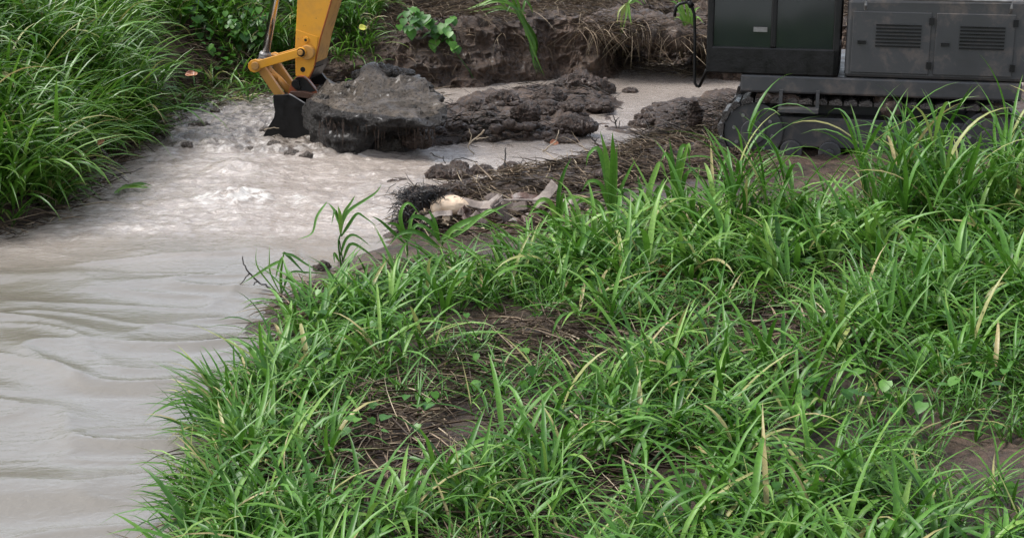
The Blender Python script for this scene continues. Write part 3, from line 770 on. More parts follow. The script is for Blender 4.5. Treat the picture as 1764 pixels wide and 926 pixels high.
# bucket link: two cheeks and the cast middle
cheek = bar_px((445, 112), (486, 172), 10, 8, 7)
q = MB(); A = ring(cheek, .215); q.prism(A, [p - EV * .05 for p in A]); bl = q.build('bucket_link', M_YEL2, exc, .006)
q = MB(); A = [p - EV * .38 for p in A]; q.prism(A, [p - EV * .05 for p in A]); q.build('link_cheek', M_YEL2, bl, .006)
q = MB(); e0 = PL(461, 118, .05); e1 = PL(481, 137, .05); e2 = PL(500, 160, .05)
q.tube([e0, (e0 + e1) / 2, e1, e2], [.04, .032, .036, .042], 12)
q.tube([PL(450, 122, .18), PL(466, 130, .1), e1], [.022, .024, .03], 10); q.build('link_casting', M_YEL2, bl, smooth=True)

# bucket
BV = .34
side = [(470, 164), (497, 163), (504, 166), (541, 189), (542, 215), (538, 246), (500, 244), (452, 236), (462, 219), (471.5, 203), (473.5, 192), (471, 178)]
q = MB(); plate(q, side, BV, BV - .028); A = [p - EV * (2 * BV - .03) for p in ring(side, BV)]; q.prism(A, [p - EV * .028 for p in A])
path = [(497, 165), (472, 166), (473, 178), (475.5, 192), (473.5, 204), (464, 220), (455, 236), (500, 243), (537, 245)]
A = ring(path, BV - .028)
for i_ in range(len(A) - 1):
    t_ = A[i_ + 1] - A[i_]; t_ = t_ / np.linalg.norm(t_); nn = np.cross(t_, EV) * -.02
    qd = [A[i_], A[i_ + 1], A[i_ + 1] + nn, A[i_] + nn]
    q.prism(qd, [p - EV * (2 * BV - .058) for p in qd])
bucket = q.build('bucket', M_BLACK, exc, .004)
q = MB(); q.tube([PL(a, b, BV - .01) + EZ * .004 for a, b in [(498, 162.5), (504, 165.5), (541, 188.5)]], .0075, 6); q.build('worn_edge', M_STEEL, bucket)
q = MB(); plate(q, [(499, 158), (520, 158), (556, 166), (556, 173), (500, 166)], BV - .05, -BV + .05); q.build('top_plate', mat_paint('brown_bucket_steel', (.06, .028, .018), rust=(.16, .05, .02), dirt=(.03, .022, .018), amount=.8, rough=.32), bucket, .004)
ear = [(495, 167), (498.5, 152), (503, 141), (509, 133.5), (516, 130.5), (524, 131.5), (530, 136), (546, 156), (557, 170)]
q = MB(); plate(q, ear, .22, .18); e1_ = q.build('ear', M_RUST, bucket, .004)
q = MB(); q.tube([PL(a, b, .222) for a, b in [(524, 131.5), (530, 136), (546, 156), (556, 169)]], .006, 6); q.build('ear_edge', M_STEEL, e1_)
q = MB(); plate(q, [(503, 145), (506, 138), (512, 133), (522, 133), (529, 138), (544, 157), (530, 160), (516, 158), (507, 153)], .2245, .221); q.build('black_smear', M_BLACK, e1_)
q = MB(); pin(q, 508.5, 145, .22, .25, .042, 20); pin(q, 514, 150.5, .22, .245, .02, 12); q.build('ear_pin', M_BLACK, e1_, .004)
q = MB(); A = [p - EV * .40 for p in ring(ear, .22)]; q.prism(A, [p - EV * .04 for p in A]); q.build('ear', M_BLACK, bucket, .004)
q = MB(); A = PL(508.5, 145, .2); q.tube([A, A - EV * .42], .035, 14); q.build('bucket_pin', M_STEEL, bucket)

# machine body, standing on the mud bank
FW, LF = -EU, EV
MX = Matrix(((FW[0], LF[0], 0, MC[0]), (FW[1], LF[1], 0, MC[1]), (0, 0, 1, 0), (0, 0, 0, 1)))
GZ = .10
def track(yc):
    HL, R, wd = 1.02, .30, .21
    q = MB(); per = 4 * HL + 2 * math.pi * R; ns = 46
    def pt(s_, r):
        s_ = s_ % per
        if s_ < 2 * HL: return -HL + s_, -r, (0, -1)
        s_ -= 2 * HL
        if s_ < math.pi * R: a = -math.pi / 2 + s_ / R; return HL + r * math.cos(a), r * math.sin(a), (math.cos(a), math.sin(a))
        s_ -= math.pi * R
        if s_ < 2 * HL: return HL - s_, r, (0, 1)
        s_ -= 2 * HL; a = math.pi / 2 + s_ / R; return -HL + r * math.cos(a), r * math.sin(a), (math.cos(a), math.sin(a))
    z0 = GZ + R
    for i_ in range(ns):
        a0, b0, _ = pt(per * (i_ + .05) / ns, R); a1, b1, _ = pt(per * (i_ + .92) / ns, R)
        c0, d0, _ = pt(per * (i_ + .05) / ns, R - .03); c1, d1, _ = pt(per * (i_ + .92) / ns, R - .03)
        g0, h0, _ = pt(per * (i_ + .6) / ns, R + .022); g1, h1, _ = pt(per * (i_ + .72) / ns, R + .022)
        prof = [(a0, b0), (g0, h0), (g1, h1), (a1, b1), (c1, d1), (c0, d0)]
        q.prism([MX @ Vector((a, yc - wd, z0 + b)) for a, b in prof], [MX @ Vector((a, yc + wd, z0 + b)) for a, b in prof])
    t = q.build('track', mat_track, exc)
    q = MB(); q.box(MX, -HL, HL, yc - .12, yc + .12, z0 - .13, z0 + .14); q.build('track_frame', M_GREY, t, .01)
    for xx in np.linspace(-HL, HL, 7):
        rr = R - .035 if abs(xx) > HL - .01 else .10; zz_ = z0 if abs(xx) > HL - .01 else z0 - .165
        c_ = np.array(MX @ Vector((xx, yc, zz_))); q = MB(); q.tube([c_ - LF * .17, c_ + LF * .17], rr, 24)
        ro_ = q.build('wheel' if rr > .2 else 'roller', M_GREY, t, .008)
        q = MB(); q.tube([c_ + LF * .17, c_ + LF * .21], rr * .42, 20); q.build('hub', M_GREY, ro_, .006)
        if rr > .2:
            for b_ in range(8):
                a_ = b_ * math.pi / 4 + .2; o_ = FW * math.cos(a_) * rr * .66 + EZ * math.sin(a_) * rr * .66
                q = MB(); q.tube([c_ + o_ + LF * .168, c_ + o_ + LF * .185], .018, 6); q.build('bolt', M_STEEL, ro_)
mat_track = mat_mud('muddy_track', (.018, .015, .013), (.040, .032, .027), (.10, .082, .07), .3, .8, 2.5)
track(.74); track(-.74)
q = MB(); q.box(MX, -.75, .75, -.55, .55, GZ + .22, GZ + .55); c_ = np.array(MX @ Vector((0, 0, 0))); q.tube([c_ + EZ * .62, c_ + EZ * .76], .5, 28); q.build('undercarriage', M_GREY, exc, .015)
q = MB(); q.box(MX, -1.25, 1.15, -.95, .95, .76, .92); hb_ = q.build('upper_deck', M_GREY, exc, .02)
q = MB()
prof = [(-1.55, .95), (-1.62, 1.2), (-1.5, 1.55), (-1.2, 1.62), (.25, 1.60), (.25, .925), (-1.3, .925)]
q.prism([MX @ Vector((a, -.95, z_)) for a, z_ in prof], [MX @ Vector((a, .95, z_)) for a, z_ in prof])
ho = q.build('engine_house', M_GREY, exc, .03)
for x0, x1 in ((-1.15, -.5), (-.46, .2)):
    q = MB(); q.box(MX, x0, x1, .952, .966, .97, 1.5); d_ = q.build('service_door', M_GREY, ho, .006)
    q = MB()
    for k in range(7): q.box(MX, x0 + .08, x1 - .2, .967, .978, 1.2 + k * .03, 1.215 + k * .03)
    q.build('louvre', M_BLACK, d_)
    q = MB(); q.box(MX, x1 - .12, x1 - .05, .967, .982, 1.22, 1.25); q.build('handle', M_BLACK, d_)
q = MB()
for xa, ya in ((.3, .14), (.3, .90), (1.32, .14), (1.40, .90)):
    q.box(MX, xa, xa + .06, ya, ya + .06, .925, 2.35)
q.box(MX, .30, 1.46, .14, .96, .925, 1.16); q.box(MX, .27, 1.42, .12, .98, 2.35, 2.43)
q.box(MX, .85, .90, .91, .955, 1.16, 2.35)
cab = q.build('cab', M_BLACK, exc, .012)
mg, ng, bgl, og = nodes('dark_glass'); bgl.inputs['Base Color'].default_value = (.015, .018, .018, 1); bgl.inputs['Roughness'].default_value = .08
q = MB(); q.box(MX, .36, .85, .925, .935, 1.16, 2.35); q.box(MX, .90, 1.40, .925, .935, 1.16, 2.35); q.box(MX, 1.425, 1.435, .2, .9, 1.16, 2.35); q.box(MX, .315, .325, .2, .9, 1.16, 2.35); q.box(MX, .36, 1.32, .165, .175, 1.16, 2.35)
q.build('window', mg, cab)
q = MB(); q.box(MX, .93, 1.05, .955, .975, 1.3, 1.34); q.build('door_handle', M_STEEL, cab)
q = MB(); P_ = [MX @ Vector(v) for v in [(-1.1, .99, 1.52), (-1.1, 1.02, 1.56), (-1.1, 1.02, 1.62), (.1, 1.02, 1.62), (.1, 1.02, 1.56), (.1, .99, 1.52)]]; q.tube(P_, .014, 8); q.build('grab_rail', M_STEEL, ho)
for x0 in (-1.16, -.47):
    for z_ in (1.02, 1.4):
        q = MB(); q.box(MX, x0 - .012, x0 + .03, .9665, .985, z_, z_ + .06); q.build('hinge', M_BLACK, ho)
q = MB(); q.box(MX, .45, .8, .96, 1.12, .62, .65); q.box(MX, .45, .48, .96, 1.0, .65, .8); q.box(MX, .77, .8, .96, 1.0, .65, .8); q.build('step', M_GREY, hb_)
for k in range(26):
    xx = random.uniform(-1.15, 1.3); low = random.random() < .7
    c_ = np.array(MX @ Vector((xx, .74 + random.uniform(.10, .22), random.uniform(.08, .2) if low else random.choice([.66, .72]))))
    b_ = blob('packed_mud', c_, (random.uniform(.05, .16), random.uniform(.04, .08), random.uniform(.03, .08)), 900 + k, M_CLOD, .35, 2, 3)
    b_.location = tuple(np.array(b_.location) - MC); b_.parent = exc
# boom
q = MB()
tipz = PL(598, -290, 0)
bp = [MC + FW * .55 + EZ * 1.0, MC + FW * 1.4 + EZ * 2.6, MC + FW * 2.4 + EZ * 3.5, MC + FW * 3.4 + EZ * 3.65, tipz + EZ * .1]
hw_ = [.16, .22, .28, .24, .16]
up_, dn_ = [], []
for i_, p in enumerate(bp):
    t_ = bp[min(i_ + 1, 4)] - bp[max(i_ - 1, 0)]; t_ = t_ / np.linalg.norm(t_); nn = np.cross(t_, EV); nn = nn / np.linalg.norm(nn)
    up_.append(p + nn * hw_[i_]); dn_.append(p - nn * hw_[i_])
off = -EV * .12
rg_ = up_ + dn_[::-1]
q.prism([p + EV * .28 + off * 0 for p in rg_], [p - EV * .28 for p in rg_]); q.build('boom', M_YEL, exc, .01)
q = MB(); q.tube([bp[0] + FW * .45 + EV * .0 - EZ * .05, bp[2] - EZ * .3], .06, 14); q.build('boom_cylinder', M_STEEL, exc)
# hand rail and mirror arm at the front of the cab
def RL(px, py, y=14.15): return GY(px, py, y)
q = MB(); q.tube([RL(1205, 149), RL(1200, 148), RL(1197, 143), RL(1196.5, 130), RL(1197, 60), RL(1196, 24), RL(1192, 12), RL(1184, 4), RL(1170, 7), RL(1164, 13), RL(1162, 29)], [.014] * 11, 10)
q.tube([RL(1192, 12), RL(1186, 2)], [.03, .022], 8)
q.tube([RL(1205, 149), MX @ Vector((1.43, .9, 1.0))], .014, 8); q.tube([RL(1186, 2), RL(1192, -30), MX @ Vector((1.43, .93, 2.0))], .014, 8)
q.build('handrail', M_BLACK, exc, smooth=True)

# ================================================================== MUD
# the slab on the bucket
def slab():
    rim = np.array([G(a, b, z_) for a, b, z_ in [(549, 172, .46), (560, 178, .46), (582, 186, .45), (612, 193, .43), (645, 196, .42), (690, 203, .40), (725, 203, .40), (748, 196, .42), (755, 174, .50), (738, 148, .60),
                                                 (704, 128, .66), (665, 117, .70), (632, 124, .68), (600, 138, .60), (572, 152, .53), (553, 160, .50)]])
    n_ = 300
    k = len(rim); tt = np.linspace(0, k, n_, endpoint=False); i0 = tt.astype(int); fr = (tt - i0)[:, None]
    def cr(P): 
        p0, p1, p2, p3 = P[(i0 - 1) % k], P[i0 % k], P[(i0 + 1) % k], P[(i0 + 2) % k]
        return .5 * (2 * p1 + (p2 - p0) * fr + (2 * p0 - 5 * p1 + 4 * p2 - p3) * fr ** 2 + (3 * p1 - p0 - 3 * p2 + p3) * fr ** 3)
    Rm = cr(rim); c = Rm.mean(0); c[2] = .53
    x0, x1 = Rm[:, 0].min(), Rm[:, 0].max()
    def zb(x): return np.interp((x - x0) / (x1 - x0), [0, .30, .40, .5, .72, 1.0], [-.2, -.2, -.05, .13, .22, .26])
    def rec(x): return np.interp((x - x0) / (x1 - x0), [0, .3, .45, .7, 1.0], [-.05, -.05, .20, .40, .22])
    loops = []
    for r in np.linspace(.02, 1, 46):
        P = c + (Rm - c) * r
        P[:, 2] = (c[2] + (Rm[:, 2] - c[2]) * r)
        loops.append(P)
    d = (c - Rm); d[:, 2] = 0; d = d / np.linalg.norm(d, axis=1)[:, None]
    front = np.clip(-(Rm[:, 1] - c[1]) / .6 + .4, 0, 1)
    B_ = zb(Rm[:, 0])
    for q_ in np.linspace(.04, 1, 34):
        P = Rm.copy()
        out = .04 * math.sin(math.pi * min(q_ * 1.6, 1)) - rec(Rm[:, 0]) * sm((q_ - .35) / .65)
        P += d * (-out)[:, None]
        P[:, 2] = Rm[:, 2] + (B_ - Rm[:, 2]) * q_
        loops.append(P)
    last = loops[-1]; c2 = last.mean(0)
    for r in np.linspace(.92, .05, 16):
        P = c2 + (last - c2) * r; P[:, 2] = zb(P[:, 0]) + .03 * (1 - r); loops.append(P)
    V = np.concatenate(loops); m_ = len(loops)
    i_ = np.arange(m_ * n_).reshape(m_, n_); j_ = np.roll(i_, -1, 1)
    F_ = np.stack([i_[:-1], i_[1:], j_[1:], j_[:-1]], -1).reshape(-1, 4)[:, ::1]
    # displacement along a smooth outward direction
    cen = np.array([c[0], c[1], .3]); o_ = V - cen; o_ = o_ / np.linalg.norm(o_, axis=1)[:, None]
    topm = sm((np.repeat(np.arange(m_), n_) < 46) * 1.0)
    o_[:, 2] += .9 * topm; o_ = o_ / np.linalg.norm(o_, axis=1)[:, None]
    x, y, z = V.T
    h = .075 * fbm3(x * 2.6, y * 2.6, z * 3.5, 201, 5, .55) + .045 * (1 - 2 * np.abs(noise3(x * 5, y * 5, z * 7, 205))) + .018 * (1 - 2 * np.abs(noise3(x * 13, y * 13, z * 14, 209))) + .007 * noise3(x * 36, y * 36, z * 36, 211)
    # the far top carries a ridge of clods, the middle is a smeared hollow
    u_ = (x - x0) / (x1 - x0)
    ridge = topm * np.clip((y - c[1]) / .7, 0, 1) * (.10 * (1 - 2 * np.abs(noise3(x * 3.6, y * 3.6, 0, 221))) + .03)
    V = V + o_ * (h * (1.5 - .80 * topm))[:, None]; V[:, 2] += ridge
    tint = np.clip(topm + .5 * fbm3(x * 4, y * 4, z * 5, 231, 4) * (1 - topm) + .15 - .9 * (1 - topm) * np.clip((.42 - z) / .12, -.4, 1), 0, 1)  # mask: top keeps the mud colour, sides take the painted shade
    return V, F_, np.stack([tint, tint, tint], 1)
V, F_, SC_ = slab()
M_SLAB2 = mat_mud('slab_mud', (.032, .024, .016), (.088, .070, .050), (.165, .136, .105), .16, .6, 2.2, side_shade=(.013, .0092, .0060), coat=.22)  # near-black side tone stands in for shade on the slab's face
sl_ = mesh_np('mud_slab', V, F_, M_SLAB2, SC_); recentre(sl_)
tag(sl_, 'huge dripping grey slab of mud and roots hanging out of the black bucket', 'mud slab')
for k, (px, py, w_, h_, zz_) in enumerate([(655, 121, 60, 18, .70), (625, 128, 40, 14, .67), (690, 127, 44, 16, .67), (602, 148, 34, 10, .58), (572, 153, 46, 14, .53), (722, 148, 40, 20, .60), (688, 160, 30, 11, .54),
                                          (742, 168, 36, 30, .51), (738, 186, 38, 30, .45), (716, 192, 40, 24, .43), (620, 152, 30, 9, .57), (553, 172, 30, 14, .47)]):
    c_ = G(px, py, zz_); s_ = np.linalg.norm(c_ - CAMP) / FPX
    c_ = c_ + np.array([0, .10, -.25 * h_ * s_])
    b_ = blob('mud_lump', c_, (w_ * s_ * .5, w_ * s_ * .42, h_ * s_ * .5), 700 + k, M_SLAB, .34, 2.4, 5)
    b_.location = tuple(np.array(b_.location) - np.array(sl_.location)); b_.parent = sl_
# dangling roots under its rim
rt = MB(); r_ = random.Random(5)
for k in range(260):
    px = r_.choice([r_.uniform(548, 640), r_.uniform(640, 748)]); py = r_.uniform(188, 210) + (0 if px < 640 else (px - 640) * .04)
    a = G(px, py, .36) + np.array([0, r_.uniform(-.03, .1), r_.uniform(-.08, .02)]); L_ = r_.uniform(.05, .24)
    b_ = a + np.array([r_.uniform(-.03, .03), r_.uniform(-.03, .03), -L_])
    rt.tube([a, (a + b_) / 2 + np.array([r_.uniform(-.015, .015), 0, 0]), b_], [.0045, .003, .0015], 5, False)
ro = rt.build('hanging_roots', M_CLOD, sl_); tag(ro, kind='stuff')

def clod(px, py, w_px, h_px, label, seed, y=None, mat=None, dr=.8, name='mud_clod', group=None, rot=None, amp=.28, cat='mud clod', sub=5):
    g = G(px, py + h_px * .35, 0.02) if y is None else GY(px, py + h_px * .35, y)
    dist = np.linalg.norm(g - CAMP); s_ = dist / FPX
    z = max(hz(g[0], g[1]), 0)
    g = G(px, py + h_px * .35, z) 
    o = blob(name, (g[0], g[1], z + h_px * s_ * .14), (w_px * s_ * .5, w_px * s_ * .5 * dr, h_px * s_ * .52), seed, mat or M_CLOD, amp, sub=sub, rot=rot)
    return tag(o, label, cat, group)

clod(996, 143, 74, 48, 'large double clod of brown mud alone on the far side of the spit', 301, dr=.8, sub=6)
clod(1036, 148, 44, 34, 'rounded mud clod pressed against the right of the far double clod', 302)
clod(868, 172, 56, 34, 'biggest dark clod on the crest of the mud spit', 303, sub=6)
clod(945, 163, 52, 26, 'wide low clod behind the dark crest of the mud spit', 304, sub=6)
clod(815, 186, 60, 30, 'broken clod at the left shoulder of the mud spit', 305, sub=6)
clod(795, 182, 26, 14, 'small knob of mud on the left shoulder of the spit', 306)
clod(905, 190, 46, 30, 'dark cracked clod in the middle of the mud spit', 307, sub=6)
clod(950, 190, 50, 26, 'brown clod between the crest and the pale puddle', 308, sub=6)
clod(1036, 181, 40, 24, 'dark clod at the right tip of the mud spit beside the puddle', 309)
clod(985, 182, 40, 18, 'low clod between the crest and the right tip of the spit', 310)
clod(664, 246, 66, 40, 'grey lump of mud lying under the overhanging slab', 311, mat=M_SLAB, sub=6)
clod(720, 236, 50, 24, 'brown lump right of the grey lump under the slab', 312)
clod(775, 215, 54, 24, 'flattened clod on the left slope of the mud spit', 313)
clod(990, 212, 70, 24, 'twig covered dark clod on the near right edge of the spit', 314, sub=6)
clod(968, 239, 54, 14, 'flat dark islet of mud near the twigs below the spit', 315)
clod(772, 296, 74, 24, 'long black clump of mud in the shallow water below the spit', 316, sub=6)
clod(790, 284, 34, 16, 'black hump of mud on top of the long clump in the shallows', 317)
clod(831, 291, 40, 18, 'oval dark islet of mud right of the long black clump', 318)
clod(684, 310, 36, 5, 'thin dark sliver of mud awash in the stream', 319)
clod(880, 288, 44, 24, 'wet mud hump where the debris heap meets the shallows', 320)
clod(808, 312, 22, 8, 'little mud scrap between the long clump and the debris heap', 321)
clod(1103, 211, 36, 18, 'dark clod at the right bank of the pale puddle', 322)
clod(1108, 200, 30, 14, 'lumpy clod behind the right bank of the puddle', 323)
clod(1085, 155, 26, 10, 'grassy scrap of sod in the far shallows', 324)
clod(1196, 188, 26, 62, 'tall muddy lump at the front of the excavator track', 325, y=13.7, sub=6)
clod(555, 459, 30, 20, 'small red brown clod at the waterside below the lone grass plant', 326, amp=.35)
clod(612, 266, 30, 14, 'pale wet lump in the swirl beside the slab', 327, mat=M_SLAB)
clod(720, 330, 50, 26, 'black mud lump under the root tuft of the uprooted plant', 328)
clod(800, 325, 80, 26, 'grey mossy clod behind the uprooted plant', 329, sub=6)
r_ = random.Random(9)
for k in range(400):
    reg = r_.random()
    if reg < .5: px, py = r_.uniform(700, 1050), r_.uniform(168, 246)
    elif reg < .8: px, py = r_.uniform(1090, 1190), r_.uniform(165, 250)
    else: px, py = r_.uniform(760, 1080), r_.uniform(245, 300)
    g = G(px, py, .03)
    if hz(g[0], g[1]) < .0: continue
    s_ = r_.choice([r_.uniform(6, 14), r_.uniform(10, 26)])
    clod(px, py, s_, s_ * r_.uniform(.4, .6), 'small loose clod scattered over the mud spit and right bank', 400 + k, name='mud_crumb', group='small clods on the mud', cat='mud clod', sub=3, amp=.35)

# ================================================================== FACE OF THE CUT BANK
bs = np.array([G(a, b)[:2] for a, b in [(545, 158), (600, 159), (650, 157), (700, 155), (760, 153), (830, 149), (900, 141), (960, 134), (1030, 135), (1058, 131), (1076, 117), (1110, 108), (1160, 108), (1195, 117), (1215, 130), (1260, 138), (1400, 140), (1700, 139), (2000, 138)]])
def cr2(P, n): 
    P = np.column_stack([P, np.zeros(len(P))]); return cat_rom(P, n)[:, :2]
nb, nq = 1700, 100
def cat_rom(P, n):
    P = np.asarray(P, float)
    P = np.vstack([2 * P[0] - P[1], P, 2 * P[-1] - P[-2]])
    k = len(P) - 3; t = np.linspace(0, k - 1e-6, n); i_ = t.astype(int); f = (t - i_)[:, None]
    p0, p1, p2, p3 = P[i_], P[i_ + 1], P[i_ + 2], P[i_ + 3]
    return .5 * (2 * p1 + (p2 - p0) * f + (2 * p0 - 5 * p1 + 4 * p2 - p3) * f ** 2 + (3 * p1 - p0 - 3 * p2 + p3) * f ** 3)


BC = cr2(bs, 4000); L_ = np.concatenate([[0], np.cumsum(np.linalg.norm(np.diff(BC, axis=0), axis=1))])
BC = np.stack([np.interp(np.linspace(0, L_[-1], nb), L_, BC[:, k]) for k in (0, 1)], 1)
tg = np.gradient(BC, axis=0); tg /= np.linalg.norm(tg, axis=1)[:, None]
ker = np.ones(61) / 61; tg = np.stack([np.convolve(np.pad(tg[:, k], 30, 'edge'), ker, 'valid') for k in (0, 1)], 1); tg /= np.linalg.norm(tg, axis=1)[:, None]
nin = np.stack([-tg[:, 1], tg[:, 0]], 1)
A_ = np.interp(BC[:, 0], PX_X, P_A) * (1 + .10 * fbm2(BC[:, 0] * 1.7, BC[:, 0] * 0, 811, 3)); W_ = np.interp(BC[:, 0], PX_X, P_W)
qs = np.concatenate([np.linspace(0, 1, nq - 12), np.linspace(1.03, 1.5, 12)])
Q = qs[None]
prof_d = np.where(Q <= 1, -.06 + (W_[:, None] * .95 + .1) * (.55 * sm(Q / .25) * .45 + .75 * Q ** 1.5), 0)
d1_ = -.06 + (W_[:, None] * .95 + .1) * (.2475 + .75)
prof_d = np.where(Q <= 1, prof_d, d1_ + (Q - 1) * .9)
prof_z = np.where(Q <= 1, -.08 + (A_[:, None] + .09) * Q, A_[:, None] + .01 - .22 * (Q - 1.0))
PX3 = BC[:, None, :] + nin[:, None, :] * prof_d[..., None]
x, y, z = PX3[..., 0].ravel(), PX3[..., 1].ravel(), prof_z.ravel()
ch = 1 - 2 * np.abs(noise3(x * 2.6, y * 2.6, z * 2.2, 821)); ch2 = 1 - 2 * np.abs(noise3(x * 6.1 + 3, y * 6.1, z * 6.5, 823)); ch3 = 1 - 2 * np.abs(noise3(x * 14, y * 14, z * 15, 825))
step_ = np.floor((noise3(x * 3.1, y * 3.1, z * 3.4, 827) + .15 * noise3(x * 12, y * 12, z * 12, 828)) * 4) / 4
hh = .07 * ch + .045 * ch2 + .022 * ch3 + .09 * step_ + .009 * noise3(x * 40, y * 40, z * 40, 829) + .04 * fbm3(x * 1.2, y * 1.2, z * 1.2, 830)
fade = np.repeat(sm(np.minimum(qs, 1.25 - np.minimum(qs, 1.25)) / .10)[None], nb, 0).ravel() * .8 + .2
dirx = np.repeat(-nin[:, None, :], len(qs), 1).reshape(-1, 2)
V = np.stack([x + dirx[:, 0] * hh * fade, y + dirx[:, 1] * hh * fade, z + .25 * hh * fade * (z > .05)], 1)
i_ = np.arange(nb * len(qs)).reshape(nb, len(qs))
F_ = np.stack([i_[:-1, :-1], i_[1:, :-1], i_[1:, 1:], i_[:-1, 1:]], -1).reshape(-1, 4)
cf = mesh_np('bank_face', V, F_, M_MUD); tag(cf, kind='structure')
# roots and straw sticking out of the face
n_ = 420; k_ = rng.integers(0, nb * len(qs), n_ * 3); ok = (z[k_] > .28); k_ = k_[ok][:n_]
pf_ = straws(V[k_][:, :2], (.06, .4), (.0015, .004), (-.4, .4), (-.02, .02), -1.4, .9, (.3, 1.6), .1, 1, 6, V[k_][:, 2])
stuff('bank_roots', [pf_], M_STRAW)

# ================================================================== TURF OVER THE HOLLOW IN THE CUT BANK
g = GY(1140, 52, 20.1)
oh = blob('bank_overhang', g, (1.05, .75, .16), 77, M_MUD, .2, 2.4, 6, rot=.0); oh.rotation_euler = (0, .10, 0); tag(oh, kind='structure')
n_ = 950
ox = rng.uniform(-1.15, 1.1, n_); oy = -.75 + np.abs(rng.normal(0, .45, n_))
P_ = np.stack([g[0] + ox, g[1] + oy], 1); zt = g[2] + .15 - .10 * ox - .08 * (ox / 1.1) ** 2 - .22 * np.clip(-oy - .3, 0, 1) + rng.normal(0, .03, n_)
hang = straws(P_, (.12, .75), (.002, .006), (-.5, .5), (-.05, .05), -1.0, 1.5, (.0, 1.7), .1, 1, 6, zt)
stuff('hanging_straw', [hang], M_STRAW)

# ================================================================== SINGLE PLANTS
def blade(P, width, rnd, n=12, face=None, fold=.22, taper=True, twist=0.0):
    C_ = cat_rom(P, n); T = np.gradient(C_, axis=0); T /= np.linalg.norm(T, axis=1)[:, None]
    f = np.array(face if face is not None else [rng.uniform(-.5, .5), -.8, rng.uniform(.2, .9)], float)
    side = np.cross(T, f); side /= np.linalg.norm(side, axis=1)[:, None] + 1e-9
    nr = np.cross(side, T); s_ = np.linspace(0, 1, n)
    tw = (twist * (s_ - .3))[:, None]; side = side * np.cos(tw) + nr * np.sin(tw); nr = np.cross(side, T)
    pf_ = (np.minimum(1, .4 + s_ * 3) * np.maximum(1 - s_ ** 2.6, .04)) if taper else np.ones(n)
    wv = (width * .5 * pf_)[:, None]
    V = np.stack([C_ - side * wv, C_ - nr * wv * fold * 2, C_ + side * wv], 1).reshape(-1, 3)
    k = (np.arange(n - 1) * 3)[:, None]
    Fq = np.concatenate([k + np.array([0, 1, 4, 3]), k + np.array([1, 2, 5, 4])])
    col = np.zeros((n, 3, 3)); col[..., 0] = rnd; col[..., 1] = s_[:, None] * .9
    return V, Fq, col.reshape(-1, 3)

def px_plant(name, label, cat, base, stems, lvs, mat=None, y=None, group=None, spread=.12, zb=None):
    """stems / leaves: lists of (pixel path, width in pixels, tint); the plant stands at its own distance, its leaves spread in depth"""
    gb = G(base[0], base[1], .2); zz = hz(gb[0], gb[1]); gb = G(base[0], base[1], max(zz, 0)) if y is None else GY(base[0], base[1], y)
    e = empty(name, gb); tag(e, label, cat, group)
    sc1 = gb[1] / FPX
    for k, (path, wpx, rnd) in enumerate(stems):
        P = [GY(a, b, gb[1]) for a, b in path]
        q = MB(); C_ = cat_rom(P, 8); q.tube(C_, list(np.linspace(wpx, wpx * .6, 8) * sc1 * .5), 7)
        V = np.array(q.V); o = mesh_np('stem', V, np.array([f for f in q.F if len(f) == 4]), mat or M_GRASS_F, np.tile([rnd, .3, 0], (len(V), 1))); adopt(o, e)
    for path, wpx, rnd in lvs:
        dy = rng.uniform(-spread, spread)
        n = len(path)
        P = [GY(a, b, gb[1] + dy * i_ / max(n - 1, 1)) for i_, (a, b) in enumerate(path)]
        V, Fq, C_ = blade(P, wpx * sc1, rnd, 14)
        adopt(mesh_np('leaf', V, Fq, mat or M_GRASS_F, C_), e)
    return e

px_plant('grass_plant', 'lone leafy grass plant standing up against the muddy water in the middle', 'grass plant', (590, 470),
         [([(590, 470), (587, 453), (583, 418), (587, 403)], 4.5, .25), ([(594, 468), (589, 440), (585, 414)], 3, .1)],
         [([(587, 405), (590, 381), (602, 362), (626, 346), (648, 331), (658, 316)], 7, .55), ([(587, 402), (586, 372), (582, 354)], 8, .85), ([(588, 393), (593, 367), (605, 348), (612, 336)], 6, .75),
          ([(586, 390), (577, 364), (565, 349)], 6, .5), ([(563, 348), (546, 372), (537, 402), (512, 412)], 5.5, .55), ([(583, 378), (577, 362), (571, 388)], 5, .4),
          ([(588, 407), (600, 388), (615, 368), (628, 374), (652, 392)], 6, .45), ([(586, 440), (596, 412), (612, 405), (640, 425)], 6, .4), ([(584, 450), (576, 436), (576, 454)], 5, .5), ([(590, 450), (604, 420), (630, 432), (650, 450)], 6, .6)])
px_plant('grass_plant', 'slender arching grass at the waterside, leftmost of the foreground plants', 'grass plant', (486, 512),
         [([(484, 512), (485, 470), (489, 434)], 3.5, .5)],
         [([(489, 440), (481, 455), (474, 482)], 6, .7), ([(489, 434), (502, 446), (528, 474)], 6, .35), ([(488, 447), (467, 457), (443, 472), (417, 488)], 6, .6), ([(486, 436), (505, 440), (528, 455), (552, 468)], 5, .3),
          ([(484, 500), (484, 470), (487, 445)], 6, .6), ([(486, 505), (500, 470), (530, 469), (560, 470)], 5, .3), ([(484, 508), (466, 470), (464, 446), (464, 420)], 3, .8), ([(482, 509), (450, 470), (441, 450), (442, 426)], 3, .75)])
